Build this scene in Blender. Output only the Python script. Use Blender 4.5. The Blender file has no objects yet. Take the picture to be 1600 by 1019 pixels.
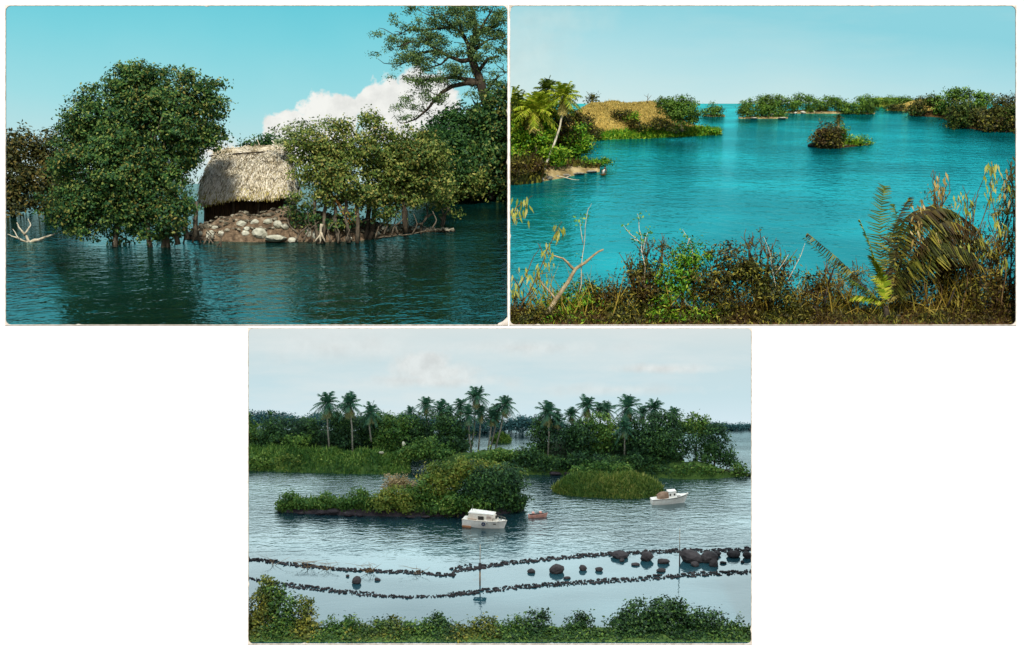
import bpy, math, random
import numpy as np
from mathutils import Vector

# ------------------------------------------------------------------ camera, world, sun, exposure
C = bpy.context.scene
COL = C.collection
D = 24.0                                   # camera distance from the white mount
cam = bpy.data.cameras.new('camera'); camo = bpy.data.objects.new('camera', cam); COL.objects.link(camo)
camo.location = (0, -D, 0); camo.rotation_euler = (math.radians(90), 0, 0)
cam.sensor_width = 36; cam.lens = 36 * D / 16.0; cam.clip_end = 500; cam.clip_start = .1
C.camera = camo
SUN_EL, SUN_AZ = math.radians(42), math.radians(-3)     # azimuth to the left of the camera
w = bpy.data.worlds.new('World'); C.world = w; w.use_nodes = True
wn = w.node_tree; bg = wn.nodes['Background']
skyt = wn.nodes.new('ShaderNodeTexSky'); skyt.sky_type = 'NISHITA'; skyt.sun_disc = False
skyt.sun_elevation = SUN_EL; skyt.sun_rotation = math.pi + SUN_AZ
wn.links.new(skyt.outputs[0], bg.inputs[0]); bg.inputs[1].default_value = .11
sl = bpy.data.lights.new('sun', 'SUN'); sl.energy = 4.3; sl.angle = math.radians(4); sl.color = (1, .965, .91)
so = bpy.data.objects.new('sun', sl); COL.objects.link(so)
sdir = Vector((-math.sin(SUN_AZ) * math.cos(SUN_EL), -math.cos(SUN_AZ) * math.cos(SUN_EL), math.sin(SUN_EL)))
so.rotation_euler = sdir.to_track_quat('Z', 'Y').to_euler(); so.location = sdir * 40
vs = C.view_settings; vs.view_transform = 'Standard'; vs.look = 'None'; vs.gamma = 1; vs.exposure = 0.0
C.cycles.use_denoising = True
C.cycles.max_bounces = 5; C.cycles.diffuse_bounces = 2; C.cycles.glossy_bounces = 2; C.cycles.transmission_bounces = 2
C.cycles.caustics_reflective = False; C.cycles.caustics_refractive = False

# ------------------------------------------------------------------ helpers
def kk(d): return .01 * (D + d) / D
def W(px, py, d): return np.array([(px - 800) * kk(d), d, (509.5 - py) * kk(d)])
class Card:
    """one miniature lake view: water plane z = zb + s*y, its own crop"""
    def __init__(s_, zb, s, xmin=-99, xmax=99, zmin=-99): s_.zb, s_.s, s_.xmin, s_.xmax, s_.zmin = zb, s, xmin, xmax, zmin
    def depth(c, py):
        Z = (509.5 - py) / 100.; return (Z - c.zb) / (c.s - Z / D)
    def z(c, y): return c.zb + c.s * y
    draft = None                               # slope of the draft plane the listed depths refer to
    def conv(c, d):
        if c.draft is None: return d
        Z = (c.zb + c.draft * d) * D / (D + d); return (Z - c.zb) / (c.s - Z / D)
    def G(c, px, py): return W(px, py, c.depth(py))
TL = Card(-.008, .27, -99, -.055, .008)
TR = Card(-.01, .3937, -.035, 99, .008)
BT = Card(-4.975, .2204, -99, 99, -99); BT.draft = .361; TR.draft = .53; TL.draft = .387

def S(r, g, b):
    f = lambda v: (v / 255. / 12.92) if v <= 10 else ((v / 255. + .055) / 1.055) ** 2.4
    return (f(r), f(g), f(b), 1)
def tag(o, label, cat, group=None, kind=None):
    o['label'] = label; o['category'] = cat
    if group: o['group'] = group
    if kind: o['kind'] = kind
    return o
def empty(name, loc):
    o = bpy.data.objects.new(name, None); COL.objects.link(o); o.location = loc; o.empty_display_size = .1
    return o
def link(name, me, parent=None, loc=None):
    o = bpy.data.objects.new(name, me); COL.objects.link(o)
    if parent is not None: o.parent = parent
    if loc is not None: o.location = loc
    return o
def mesh_np(name, V, F, mats, smooth=False, midx=None):
    """V (n,3); F list of index tuples or (m,k) array"""
    me = bpy.data.meshes.new(name)
    V = np.asarray(V, dtype=np.float32).reshape(-1, 3)
    if isinstance(F, np.ndarray):
        m, k = F.shape
        me.vertices.add(len(V)); me.vertices.foreach_set('co', V.ravel())
        me.loops.add(m * k); me.loops.foreach_set('vertex_index', F.astype(np.int32).ravel())
        me.polygons.add(m); me.polygons.foreach_set('loop_start', np.arange(0, m * k, k, dtype=np.int32))
        try: me.polygons.foreach_set('loop_total', np.full(m, k, dtype=np.int32))
        except Exception: pass
    else:
        me.from_pydata([tuple(map(float, v)) for v in V], [], [tuple(map(int, f)) for f in F])
    for m_ in (mats if isinstance(mats, (list, tuple)) else [mats]): me.materials.append(m_)
    if midx is not None: me.polygons.foreach_set('material_index', np.asarray(midx, dtype=np.int32))
    if smooth: me.polygons.foreach_set('use_smooth', np.ones(len(me.polygons), dtype=bool))
    me.update(calc_edges=True); me.validate()
    return me
def crop(Q, c):
    """drop leaf quads that would grow past the card's edge"""
    if c is None: return Q
    ok = (Q[:, :, 0].min(1) > c.xmin) & (Q[:, :, 0].max(1) < c.xmax) & (Q[:, :, 2].min(1) > c.zmin) & (Q[:, :, 1].min(1) > .04)
    return Q[ok]
def quads(name, Q, mats, parent=None, org=(0, 0, 0), midx=None):
    n = len(Q)
    V = (Q - np.asarray(org)).reshape(-1, 3)
    return link(name, mesh_np(name, V, np.arange(n * 4).reshape(n, 4), mats, midx=midx), parent)
class MB:
    """collects tubes, boxes, rocks into ONE mesh"""
    def __init__(s): s.V = []; s.F = []; s.M = []
    def add(s, V, F, m=0):
        o = len(s.V); s.V.extend([tuple(v) for v in V]); s.F.extend([tuple(i + o for i in f) for f in F]); s.M.extend([m] * len(F))
    def tube(s, pts, radii, n=7, m=0):
        pts = [np.asarray(p, float) for p in pts]; V = []; F = []
        for i, p in enumerate(pts):
            t = pts[min(i + 1, len(pts) - 1)] - pts[max(i - 1, 0)]; t /= (np.linalg.norm(t) + 1e-9)
            a = np.cross(t, (0.13, 1, .07)); 
            if np.linalg.norm(a) < .05: a = np.cross(t, (1, 0, 0))
            a /= np.linalg.norm(a); b = np.cross(t, a)
            for j in range(n):
                an = 2 * math.pi * j / n; V.append(p + radii[i] * (math.cos(an) * a + math.sin(an) * b))
        for i in range(len(pts) - 1):
            for j in range(n): F.append((i * n + j, i * n + (j + 1) % n, (i + 1) * n + (j + 1) % n, (i + 1) * n + j))
        F.append(tuple(range(n - 1, -1, -1))); F.append(tuple((len(pts) - 1) * n + j for j in range(n)))
        s.add(V, F, m)
    def box(s, c, h, rot=None, m=0, taper=1.):
        V = []
        for z in (-1, 1):
            f = taper if z > 0 else 1
            for x, y in ((-1, -1), (1, -1), (1, 1), (-1, 1)):
                v = np.array((x * h[0] * f, y * h[1] * f, z * h[2]))
                if rot is not None: v = rot @ v
                V.append(np.asarray(c) + v)
        s.add(V, [(3, 2, 1, 0), (4, 5, 6, 7), (0, 1, 5, 4), (1, 2, 6, 5), (2, 3, 7, 6), (3, 0, 4, 7)], m)
    def rock(s, c, r, rng, m=0):
        """irregular stone: jittered icosphere"""
        V, F = ICO; d = rng.normal(size=(4, 3)); d /= np.linalg.norm(d, axis=1)[:, None]
        sc = np.ones(len(V))
        for q in d: sc -= .30 * np.clip(V @ q - .35, 0, 1)
        sc *= 1 + rng.uniform(-.1, .1, len(V))
        P = V * sc[:, None] * np.asarray(r); a = rng.uniform(0, 6.28); ca, sa = math.cos(a) * .35 + .65, math.sin(a) * .3
        P = P @ np.array([[ca, 0, sa], [0, 1, 0], [-sa, 0, ca]])
        s.add(P + np.asarray(c), F, m)
    def build(s, name, mats, parent=None, org=(0, 0, 0), smooth=False):
        V = np.asarray(s.V) - np.asarray(org)
        return link(name, mesh_np(name, V, s.F, mats, smooth, s.M), parent)
def _ico(sub=2):
    import bmesh
    b = bmesh.new(); bmesh.ops.create_icosphere(b, subdivisions=sub, radius=1)
    V = np.array([v.co[:] for v in b.verts]); F = [tuple(v.index for v in f.verts) for f in b.faces]; b.free(); return V, F
ICO = _ico(2)

# ------------------------------------------------------------------ materials
def newmat(name):
    m = bpy.data.materials.new(name); m.use_nodes = True; nt = m.node_tree
    return m, nt, nt.nodes['Principled BSDF']
def ramp(nt, stops, interp='LINEAR'):
    r = nt.nodes.new('ShaderNodeValToRGB'); e = r.color_ramp.elements; r.color_ramp.interpolation = interp
    while len(e) < len(stops): e.new(.5)
    for i, (p, c) in enumerate(stops): e[i].position = p; e[i].color = c
    return r
def noise(nt, vec, scale, detail=4, rough=.55):
    n = nt.nodes.new('ShaderNodeTexNoise'); n.inputs['Scale'].default_value = scale; n.inputs['Detail'].default_value = detail
    n.inputs['Roughness'].default_value = rough
    if vec is not None: nt.links.new(vec, n.inputs['Vector'])
    return n
def math_(nt, op, a, b=None, c=None):
    n = nt.nodes.new('ShaderNodeMath'); n.operation = op
    for i, v in enumerate((a, b, c)):
        if v is None: continue
        if isinstance(v, (int, float)): n.inputs[i].default_value = v
        else: nt.links.new(v, n.inputs[i])
    return n.outputs[0]
def mixc(nt, f, a, b, mode='MIX'):
    n = nt.nodes.new('ShaderNodeMix'); n.data_type = 'RGBA'; n.blend_type = mode
    for s_, v in ((n.inputs[0], f), (n.inputs[6], a), (n.inputs[7], b)):
        if isinstance(v, (int, float)): s_.default_value = v
        elif isinstance(v, tuple): s_.default_value = v
        else: nt.links.new(v, s_)
    return n.outputs[2]
def geo(nt): return nt.nodes.new('ShaderNodeNewGeometry')
def leafmat(name, cols, scale=2.2, trans=.25, rough=.55, second=None):
    """cols: leaf tints (sRGB triples); each leaf takes its own tint, clumps drift in hue"""
    m, nt, p = newmat(name); g = geo(nt)
    st = [((i / (len(cols) - 1)) ** .7, S(*c)) for i, c in enumerate(cols)]
    r = ramp(nt, st); nt.links.new(g.outputs['Random Per Island'], r.inputs[0]); col = r.outputs[0]
    if second:
        st2 = [((i / (len(second) - 1)) ** .7, S(*c)) for i, c in enumerate(second)]
        r2 = ramp(nt, st2); nt.links.new(g.outputs['Random Per Island'], r2.inputs[0])
        n = noise(nt, g.outputs['Position'], scale, 2); f = math_(nt, 'MULTIPLY_ADD', n.outputs[0], 5, -2.1)
        f = math_(nt, 'MINIMUM', math_(nt, 'MAXIMUM', f, 0), 1); col = mixc(nt, f, col, r2.outputs[0])
    nt.links.new(col, p.inputs['Base Color']); p.inputs['Roughness'].default_value = rough
    p.inputs['Specular IOR Level'].default_value = .18
    t = nt.nodes.new('ShaderNodeBsdfTranslucent'); nt.links.new(col, t.inputs[0])
    mx = nt.nodes.new('ShaderNodeMixShader'); mx.inputs[0].default_value = trans
    nt.links.new(p.outputs[0], mx.inputs[1]); nt.links.new(t.outputs[0], mx.inputs[2])
    nt.links.new(mx.outputs[0], nt.nodes['Material Output'].inputs[0])
    return m
def roughmat(name, cols, scale=8, rough=.85, bump=.4, stretch=(1, 1, 1), detail=6, island=False, spec=.25):
    m, nt, p = newmat(name); g = geo(nt)
    mp = nt.nodes.new('ShaderNodeMapping'); mp.inputs['Scale'].default_value = stretch; nt.links.new(g.outputs['Position'], mp.inputs[0])
    n = noise(nt, mp.outputs[0], scale, detail, .62)
    k = len(cols) - 1
    r = ramp(nt, [(.28 + .44 * i / max(k, 1), S(*c)) for i, c in enumerate(cols)])
    if island:
        f = math_(nt, 'MULTIPLY_ADD', g.outputs['Random Per Island'], .45, math_(nt, 'MULTIPLY_ADD', n.outputs[0], .7, -.08)); nt.links.new(f, r.inputs[0])
    else: nt.links.new(n.outputs[0], r.inputs[0])
    nt.links.new(r.outputs[0], p.inputs['Base Color']); p.inputs['Roughness'].default_value = rough; p.inputs['Specular IOR Level'].default_value = spec
    b = nt.nodes.new('ShaderNodeBump'); b.inputs['Strength'].default_value = bump; b.inputs['Distance'].default_value = .05
    n2 = noise(nt, mp.outputs[0], scale * 2.5, 5); nt.links.new(n2.outputs[0], b.inputs['Height']); nt.links.new(b.outputs[0], p.inputs['Normal'])
    return m
def watermat(name, col, col2, dh, ior, bump, kx, ky, rough=.06, gloss=0., gcol=(1, 1, 1, 1), patch=(.45, .6), gfar=None, calm=None):
    """rippled lake: ripples shrink towards the far shore; col/col2 are the lake's own two tones in broad bands"""
    m, nt, p = newmat(name); g = geo(nt); sp = nt.nodes.new('ShaderNodeSeparateXYZ'); nt.links.new(g.outputs['Position'], sp.inputs[0])
    t = math_(nt, 'MAXIMUM', math_(nt, 'MULTIPLY_ADD', sp.outputs[1], -1. / dh, 1.), 0.)
    inv = math_(nt, 'DIVIDE', 1., math_(nt, 'ADD', t, .16))
    cb = nt.nodes.new('ShaderNodeCombineXYZ')
    nt.links.new(math_(nt, 'MULTIPLY', math_(nt, 'MULTIPLY', sp.outputs[0], inv), kx), cb.inputs[0])
    nt.links.new(math_(nt, 'MULTIPLY', inv, ky), cb.inputs[1])
    n1 = noise(nt, cb.outputs[0], 1., 3, .6); n1.inputs['Distortion'].default_value = .6
    n3 = noise(nt, cb.outputs[0], 3.1, 2, .5)
    h = math_(nt, 'MULTIPLY_ADD', n3.outputs[0], .35, n1.outputs[0])
    b = nt.nodes.new('ShaderNodeBump'); b.inputs['Strength'].default_value = bump; b.inputs['Distance'].default_value = .05
    nt.links.new(h, b.inputs['Height'])
    fb_ = math_(nt, 'MINIMUM', math_(nt, 'MULTIPLY_ADD', t, 2.4, .12), 1.)
    nt.links.new(math_(nt, 'MULTIPLY', fb_, bump), b.inputs['Strength'])
    if calm: nt.links.new(math_(nt, 'MULTIPLY', math_(nt, 'MINIMUM', math_(nt, 'MAXIMUM', math_(nt, 'MULTIPLY_ADD', sp.outputs[1], 1.4, .25 - 1.4 * calm), .25), fb_), bump), b.inputs['Strength'])   # sheltered water inside the stone rows
    n2 = noise(nt, cb.outputs[0], .07, 3, .6)
    r = ramp(nt, [(patch[0], col), (patch[1], col2)]); nt.links.new(n2.outputs[0], r.inputs[0])
    nt.links.new(r.outputs[0], p.inputs['Base Color']); p.inputs['Roughness'].default_value = rough
    p.inputs['IOR'].default_value = ior; nt.links.new(b.outputs[0], p.inputs['Normal'])
    if gloss:
        gl = nt.nodes.new('ShaderNodeBsdfGlossy'); gl.inputs['Roughness'].default_value = rough; 
        gv = ramp(nt, [(patch[0] - .08, tuple(v * .74 for v in gcol[:3]) + (1,)), (patch[1] + .06, tuple(min(1, v * 1.1) for v in gcol[:3]) + (1,))]); nt.links.new(n2.outputs[0], gv.inputs[0]); nt.links.new(gv.outputs[0], gl.inputs[0])
        nt.links.new(b.outputs[0], gl.inputs['Normal'])
        mx = nt.nodes.new('ShaderNodeMixShader'); mx.inputs[0].default_value = gloss
        if gfar: nt.links.new(math_(nt, 'MULTIPLY_ADD', t, gloss - gfar, gfar), mx.inputs[0])   # more mirror-like towards the far, grazing end
        nt.links.new(p.outputs[0], mx.inputs[1]); nt.links.new(gl.outputs[0], mx.inputs[2])
        nt.links.new(mx.outputs[0], nt.nodes['Material Output'].inputs[0])
    return m
def skymat(name, z0, z1, stops, clouds=(), ccol=(243, 240, 232), ell=(), ex=None, streak=0., strength=1.):
    """clear air glowing in height bands, with cumulus where ell lists them (x, z, rx, rz, softness)"""
    m, nt, p = newmat(name); nt.nodes.remove(p); g = geo(nt); sp = nt.nodes.new('ShaderNodeSeparateXYZ'); nt.links.new(g.outputs['Position'], sp.inputs[0])
    f = math_(nt, 'DIVIDE', math_(nt, 'SUBTRACT', sp.outputs[2], z0), z1 - z0)
    nb = noise(nt, g.outputs['Position'], .35, 3)
    f = math_(nt, 'ADD', f, math_(nt, 'MULTIPLY_ADD', nb.outputs[0], .16, -.08))
    if ex: f = math_(nt, 'ADD', f, math_(nt, 'MULTIPLY', sp.outputs[0], ex))
    r = ramp(nt, [(a, S(*c)) for a, c in stops]); nt.links.new(f, r.inputs[0]); col = r.outputs[0]
    if streak:
        mp = nt.nodes.new('ShaderNodeMapping'); mp.inputs['Scale'].default_value = (.22, 1, 1.1); nt.links.new(g.outputs['Position'], mp.inputs[0])
        ns = noise(nt, mp.outputs[0], 1.1, 6, .6)
        fs = math_(nt, 'MULTIPLY', math_(nt, 'MINIMUM', math_(nt, 'MAXIMUM', math_(nt, 'MULTIPLY_ADD', ns.outputs[0], 4, -1.9), 0), 1), streak)
        col = mixc(nt, fs, col, S(*ccol))
    if ell:
        n1 = noise(nt, g.outputs['Position'], 1.6, 7, .6)
        off = math_(nt, 'MULTIPLY_ADD', n1.outputs[0], 1.5, -.75); tot = None
        for (cx, cz, rx, rz, sf) in ell:
            dx = math_(nt, 'DIVIDE', math_(nt, 'SUBTRACT', sp.outputs[0], cx), rx); dz = math_(nt, 'DIVIDE', math_(nt, 'SUBTRACT', sp.outputs[2], cz), rz)
            dd = math_(nt, 'SQRT', math_(nt, 'ADD', math_(nt, 'MULTIPLY', dx, dx), math_(nt, 'MULTIPLY', dz, dz)))
            v = math_(nt, 'MULTIPLY', math_(nt, 'SUBTRACT', 1.0, math_(nt, 'ADD', dd, off)), 1. / sf)
            v = math_(nt, 'MINIMUM', math_(nt, 'MAXIMUM', v, 0), 1); tot = v if tot is None else math_(nt, 'MAXIMUM', tot, v)
        n2 = noise(nt, g.outputs['Position'], 2.2, 5, .6)
        cc = ramp(nt, [(.35, S(*[int(v * .93) for v in ccol])), (.6, S(*ccol))]); nt.links.new(n2.outputs[0], cc.inputs[0])
        col = mixc(nt, math_(nt, 'MULTIPLY', tot, .92), col, cc.outputs[0])
    e = nt.nodes.new('ShaderNodeEmission'); nt.links.new(col, e.inputs[0]); e.inputs[1].default_value = strength
    nt.links.new(e.outputs[0], nt.nodes['Material Output'].inputs[0])
    return m
def plainmat(name, col, rough=.5, spec=.4, wear=None):
    m, nt, p = newmat(name); g = geo(nt); n = noise(nt, g.outputs['Position'], 14, 5)
    c2 = wear or tuple(int(v * .86) for v in col)
    r = ramp(nt, [(.35, S(*c2)), (.58, S(*col))]); nt.links.new(n.outputs[0], r.inputs[0])
    nt.links.new(r.outputs[0], p.inputs['Base Color']); p.inputs['Roughness'].default_value = rough; p.inputs['Specular IOR Level'].default_value = spec
    return m

# ------------------------------------------------------------------ foliage
def leafcloud(rng, blobs, L, cover=3.2, asp=.55, up=.35, shell=.72, droop=0., spr=.14):
    """leaf quads gathered in sprays over and through the blobs (c, r)"""
    out = []
    for c, r in blobs:
        c = np.asarray(c, float); r = np.asarray(r, float)
        n = int(cover * math.pi * r[0] * r[2] / (.14 * L * L)); nc = max(4, n // 24)
        u = rng.normal(size=(nc, 3)); u /= np.linalg.norm(u, axis=1)[:, None]
        flip = (u[:, 1] > .2) & (rng.random(nc) < .6); u[flip, 1] *= -1
        ph = rng.uniform(0, 6.28, 4)
        lump = 1 + .15 * np.sin(5.3 * u[:, 0] + ph[0] + 2 * u[:, 2]) + .12 * np.sin(5.3 * u[:, 2] + ph[1] + 3 * u[:, 0]) + .08 * np.sin(7 * u[:, 0] + ph[2])
        rad = np.where(rng.random(nc) < shell, rng.uniform(.74, 1.0, nc), rng.uniform(.15, .8, nc))
        sprig = rng.random(nc) < spr; rad = np.where(sprig, rng.uniform(1.0, 1.28, nc), rad)
        cc = c + u * (rad * lump)[:, None] * r
        cn = u * .9 + np.array([0, -.1, up]) + rng.normal(size=(nc, 3)) * .35
        ci = rng.integers(0, nc, n); sp = np.where(sprig[ci], .8, 1.2) * L
        p = cc[ci] + rng.normal(size=(n, 3)) * sp[:, None] * np.array([1, 1, .6])
        nn = cn[ci] + rng.normal(size=(n, 3)) * .5; nn /= np.linalg.norm(nn, axis=1)[:, None]
        t = np.cross(nn, rng.normal(size=(n, 3))); t[:, 2] -= droop; t /= (np.linalg.norm(t, axis=1)[:, None] + 1e-9)
        b = np.cross(nn, t); sz = L * rng.uniform(.6, 1.25, n)[:, None]
        q = np.stack([p - t * sz * .5, p + b * sz * asp * .5 + nn * sz * .1 - t * sz * .05, p + t * sz * .5, p - b * sz * asp * .5 + nn * sz * .1 - t * sz * .05], 1)
        out.append(q)
    return np.concatenate(out) if out else np.zeros((0, 4, 3))
def blobs_px(bl, d):
    o = []
    for b in bl:
        px, py, rx, ry = b[:4]; dd = b[4] if len(b) > 4 else 0.; k = kk(d + dd)
        o.append((W(px, py, d + dd), np.array([rx, .75 * min(rx, ry * 1.3), ry]) * k))
    return o
def poly(pts, r, n, dd=.3, seed=1, flat=.85):
    """irregular crown: masses scattered inside an outline"""
    rng = np.random.default_rng(seed); P = np.array(pts, float); lo, hi = P.min(0), P.max(0); out = []; tries = 0
    def inside(x, y):
        k = False
        for i in range(len(P)):
            (x0, y0), (x1, y1) = P[i - 1], P[i]
            if (y0 > y) != (y1 > y) and x < (x1 - x0) * (y - y0) / (y1 - y0) + x0: k = not k
        return k
    while len(out) < n and tries < 6000:
        tries += 1; x, y = rng.uniform(lo, hi); R = rng.uniform(*r)
        if not inside(x, y): continue
        if not all(inside(x + R * .8 * a, y + R * .8 * flat * b) for a, b in ((1, 0), (-1, 0), (0, 1), (0, -1), (.7, .7), (-.7, .7), (.7, -.7), (-.7, -.7))):
            R *= .5
            if not all(inside(x + R * .8 * a, y + R * .8 * flat * b) for a, b in ((1, 0), (-1, 0), (0, 1), (0, -1))) and rng.random() < .6: continue
        if min([math.hypot(x - o[0], y - o[1]) / (R + o[2]) for o in out] or [9]) < .32: continue
        out.append((x, y, R, R * flat, rng.uniform(-dd, dd)))
    return out
def jpath(rng, a, b, n=5, j=.06, bow=0.):
    a, b = np.asarray(a, float), np.asarray(b, float); L = np.linalg.norm(b - a); P = []
    for i in range(n):
        t = i / (n - 1); p = a + (b - a) * t; f = math.sin(math.pi * t)
        P.append(p + (rng.normal(size=3) * j * L * f if 0 < i < n - 1 else 0) + np.array([0, 0, bow * L * f]))
    return P
SEED = [11]
def RNG():
    SEED[0] += 7; return np.random.default_rng(SEED[0])
def tree(c, label, bl, base, L, mat, bark, r=4., cover=3.2, name='tree', cat='tree', group=None, stems=None, d=None, asp=.55, droop=0., trunk='trunk', crown='crown', limbs=True, up=.35, spikes=0, dof=0.):
    """bl: crown masses in photo units (px, py, rx, ry[, depth offset]); base: foot (px, py)"""
    rng = RNG(); d = c.depth(base[1]) + dof if d is None else c.conv(d); k = kk(d)
    foot = W(base[0], base[1], d); root = empty(name, foot); tag(root, label, cat, group)
    B = blobs_px(bl, d)
    q = crop(leafcloud(rng, B, L * k, cover, asp, up, droop=droop), c)
    quads(crown, q, mat, root, foot)
    mb = MB()
    fork = foot + (np.mean([b[0] for b in B], axis=0) - foot) * .45
    st = stems or [[base, None]]
    for s in st:
        a = W(s[0][0], s[0][1], d + (s[2] if len(s) > 2 else 0)); e = fork if s[1] is None else W(s[1][0], s[1][1], d)
        P = jpath(rng, a + (0, 0, -.03), e, 5, .03); mb.tube(P, [r * k * f for f in (1.15, 1, .9, .8, .7)])
        if s[1] is None or limbs:
            for (bc, br) in B:
                if s[1] is not None and rng.random() < .5: continue
                P = jpath(rng, e, bc + (0, br[1] * .2, br[2] * .1), 5, .07, .05); mb.tube(P, [r * k * f for f in (.62, .5, .4, .28, .12)], 5)
    for _ in range(spikes):                                    # bare shoots standing out of the leaves
        bc, br = B[rng.integers(0, len(B))]; e = bc + np.array([rng.normal() * .5, rng.normal() * .2, rng.uniform(.8, 1.6)]) * br; P = jpath(rng, foot, bc, 4, .05)[:-1] + jpath(rng, bc, e, 4, .09); mb.tube(P, [k * f for f in np.linspace(1.3, .4, len(P))], 4)
    V = np.array(mb.V); bad = (V[:, 0] > c.xmax) | (V[:, 0] < c.xmin) | (V[:, 2] < c.zmin) | (V[:, 1] < .04)
    mb2 = [i for i, f in enumerate(mb.F) if not any(bad[v] for v in f)]
    mb.F = [mb.F[i] for i in mb2]; mb.M = [mb.M[i] for i in mb2]
    if mb.F: mb.build(trunk, bark, root, foot, True)
    return root
def shrub(c, label, bl, base, L, mat, bark, **kw):
    kw.setdefault('name', 'shrub'); kw.setdefault('cat', 'shrub'); kw.setdefault('r', 2.)
    return tree(c, label, bl, base, L, mat, bark, trunk='stem', crown='foliage', **kw)
def frond_quads(rng, P, ll, n=26, wd=.05, hang=.5, seg=None):
    """leaflets along a frond's midrib P (list of points); ll leaflet length"""
    P = np.asarray(P, float); out = []; m = len(P)
    for i in range(n):
        t = .1 + .9 * i / (n - 1); f = t * (m - 1); a = min(int(f), m - 2); p = P[a] + (P[a + 1] - P[a]) * (f - a)
        tg = P[a + 1] - P[a]; tg /= np.linalg.norm(tg) + 1e-9
        sd = np.cross(tg, (0, 0, 1)); 
        if np.linalg.norm(sd) < .25: sd = np.cross(tg, (0, 1, .2))
        sd /= np.linalg.norm(sd); l = ll * (.35 + .65 * math.sin(math.pi * min(1, .15 + .8 * t))) 
        for sg in (-1, 1):
            dr = sd * sg * .8 + tg * .6 + np.array([0, 0, -hang]) + rng.normal(size=3) * .1; dr /= np.linalg.norm(dr)
            e = p + dr * l * rng.uniform(.8, 1.1); w_ = tg * ll * wd
            out.append([p - w_, p + w_, e + w_ * .25, e - w_ * .25])
    # the rib itself
    for a in range(m - 1):
        sd = np.array([0, 0, 1.]) * ll * .035; out.append([P[a] - sd, P[a + 1] - sd * .6, P[a + 1] + sd * .6, P[a] + sd])
    return np.array(out)
def palm_crown(rng, R, n=18, low=-.5, dry=4, nl=13, wd=.07):
    Q = []; M = []
    for i in range(n + dry):
        az = i * 2.39996 + rng.uniform(-.25, .25); f = i / max(1, n - 1)
        el = 1.35 - f * (1.35 - low) + rng.uniform(-.12, .12) if i < n else rng.uniform(-1.35, -.9)
        Lf = R * (rng.uniform(.85, 1.1) if i < n else rng.uniform(.5, .75)); g = rng.uniform(.35, .6)
        dr = np.array([math.cos(az) * math.cos(el), math.sin(az) * math.cos(el), math.sin(el)])
        P = [Lf * (dr * t - np.array([0, 0, g * t * t * (.4 + .6 * math.cos(el))])) for t in np.linspace(0, 1, 7)]
        q = frond_quads(rng, P, R * .36, nl, wd, .45); Q.append(q); M += [0 if i < n else 1] * len(q)
    return np.concatenate(Q), M
def palm(c, label, pts, R, mats, bark, r=1.6, group=None, n=18, dry=4, d=None, nl=13, wd=.07, low=-.5, squash=1.):
    """pts: trunk from foot to crown heart in photo units"""
    rng = RNG(); d = c.depth(pts[0][1]) if d is None else c.conv(d); k = kk(d); P = [W(x, y, d) for x, y in pts]; R *= 1.42; wd *= 1.25
    root = empty('palm_tree', P[0]); tag(root, label, 'palm tree', group)
    mb = MB(); mb.tube(P, [r * k * (1.25 - .45 * i / (len(P) - 1)) for i in range(len(P))]); mb.build('trunk', bark, root, P[0], True)
    q, m = palm_crown(rng, R * k, n, low, dry, nl, wd); q = q + P[-1]
    ok = (q[:, :, 0].min(1) > c.xmin) & (q[:, :, 0].max(1) < c.xmax); m = list(np.array(m)[ok])
    quads('crown', q[ok], mats, root, P[0], m)
    return root
def lerp(tab, x, i=1):
    for a, b in zip(tab, tab[1:]):
        if x <= b[0]: 
            t = max(0, min(1, (x - a[0]) / (b[0] - a[0]))); return a[i] + (b[i] - a[i]) * t
    return tab[-1][i]
def mound(c, name, label, prof, T, mat, cat='bank', amp=.05, step=7, kind='structure', rows=9, sharp=.7, full=False):
    """raised bank: prof rows (px, top py, waterline py); T its thickness in depth"""
    rng = RNG(); xs = np.arange(prof[0][0], prof[-1][0] + .1, step); n = len(xs); V = []; ph = rng.uniform(0, 6, 6)
    for j in range(rows):
        t = j / (rows - 1)
        for x in xs:
            top, base = lerp(prof, x, 1), lerp(prof, x, 2); d0 = c.depth(base); dp = d0 + T * .45; Tx = T if full else min(T, max(.12, .8 * (c.depth(top) - d0))); dp = d0 + Tx * .45; h = max(.02, W(x, top, dp)[2] - c.z(dp))
            y = d0 + Tx * t; f = math.sin(math.pi * t) ** sharp if 0 < t < 1 else 0
            X = W(x, base, d0)[0] * (1 + (y - d0) / (D + d0) * .9)
            nz = amp * f * (math.sin(X * 7 + ph[0] + 3 * y) + .7 * math.sin(X * 13 + ph[1] - 5 * y) + rng.uniform(-.7, .7))
            z = c.z(y) + h * f + nz * min(1, h * 3) - (.05 if t in (0, 1) else 0)
            V.append((min(max(X, c.xmin), c.xmax), max(y, .045), max(z, c.zmin)))
    F = [(j * n + i, j * n + i + 1, (j + 1) * n + i + 1, (j + 1) * n + i) for j in range(rows - 1) for i in range(n - 1)]
    o = link(name, mesh_np(name, V, F, mat, True)); tag(o, label, cat, None, kind)
    return np.array(V).reshape(rows, n, 3)
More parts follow.
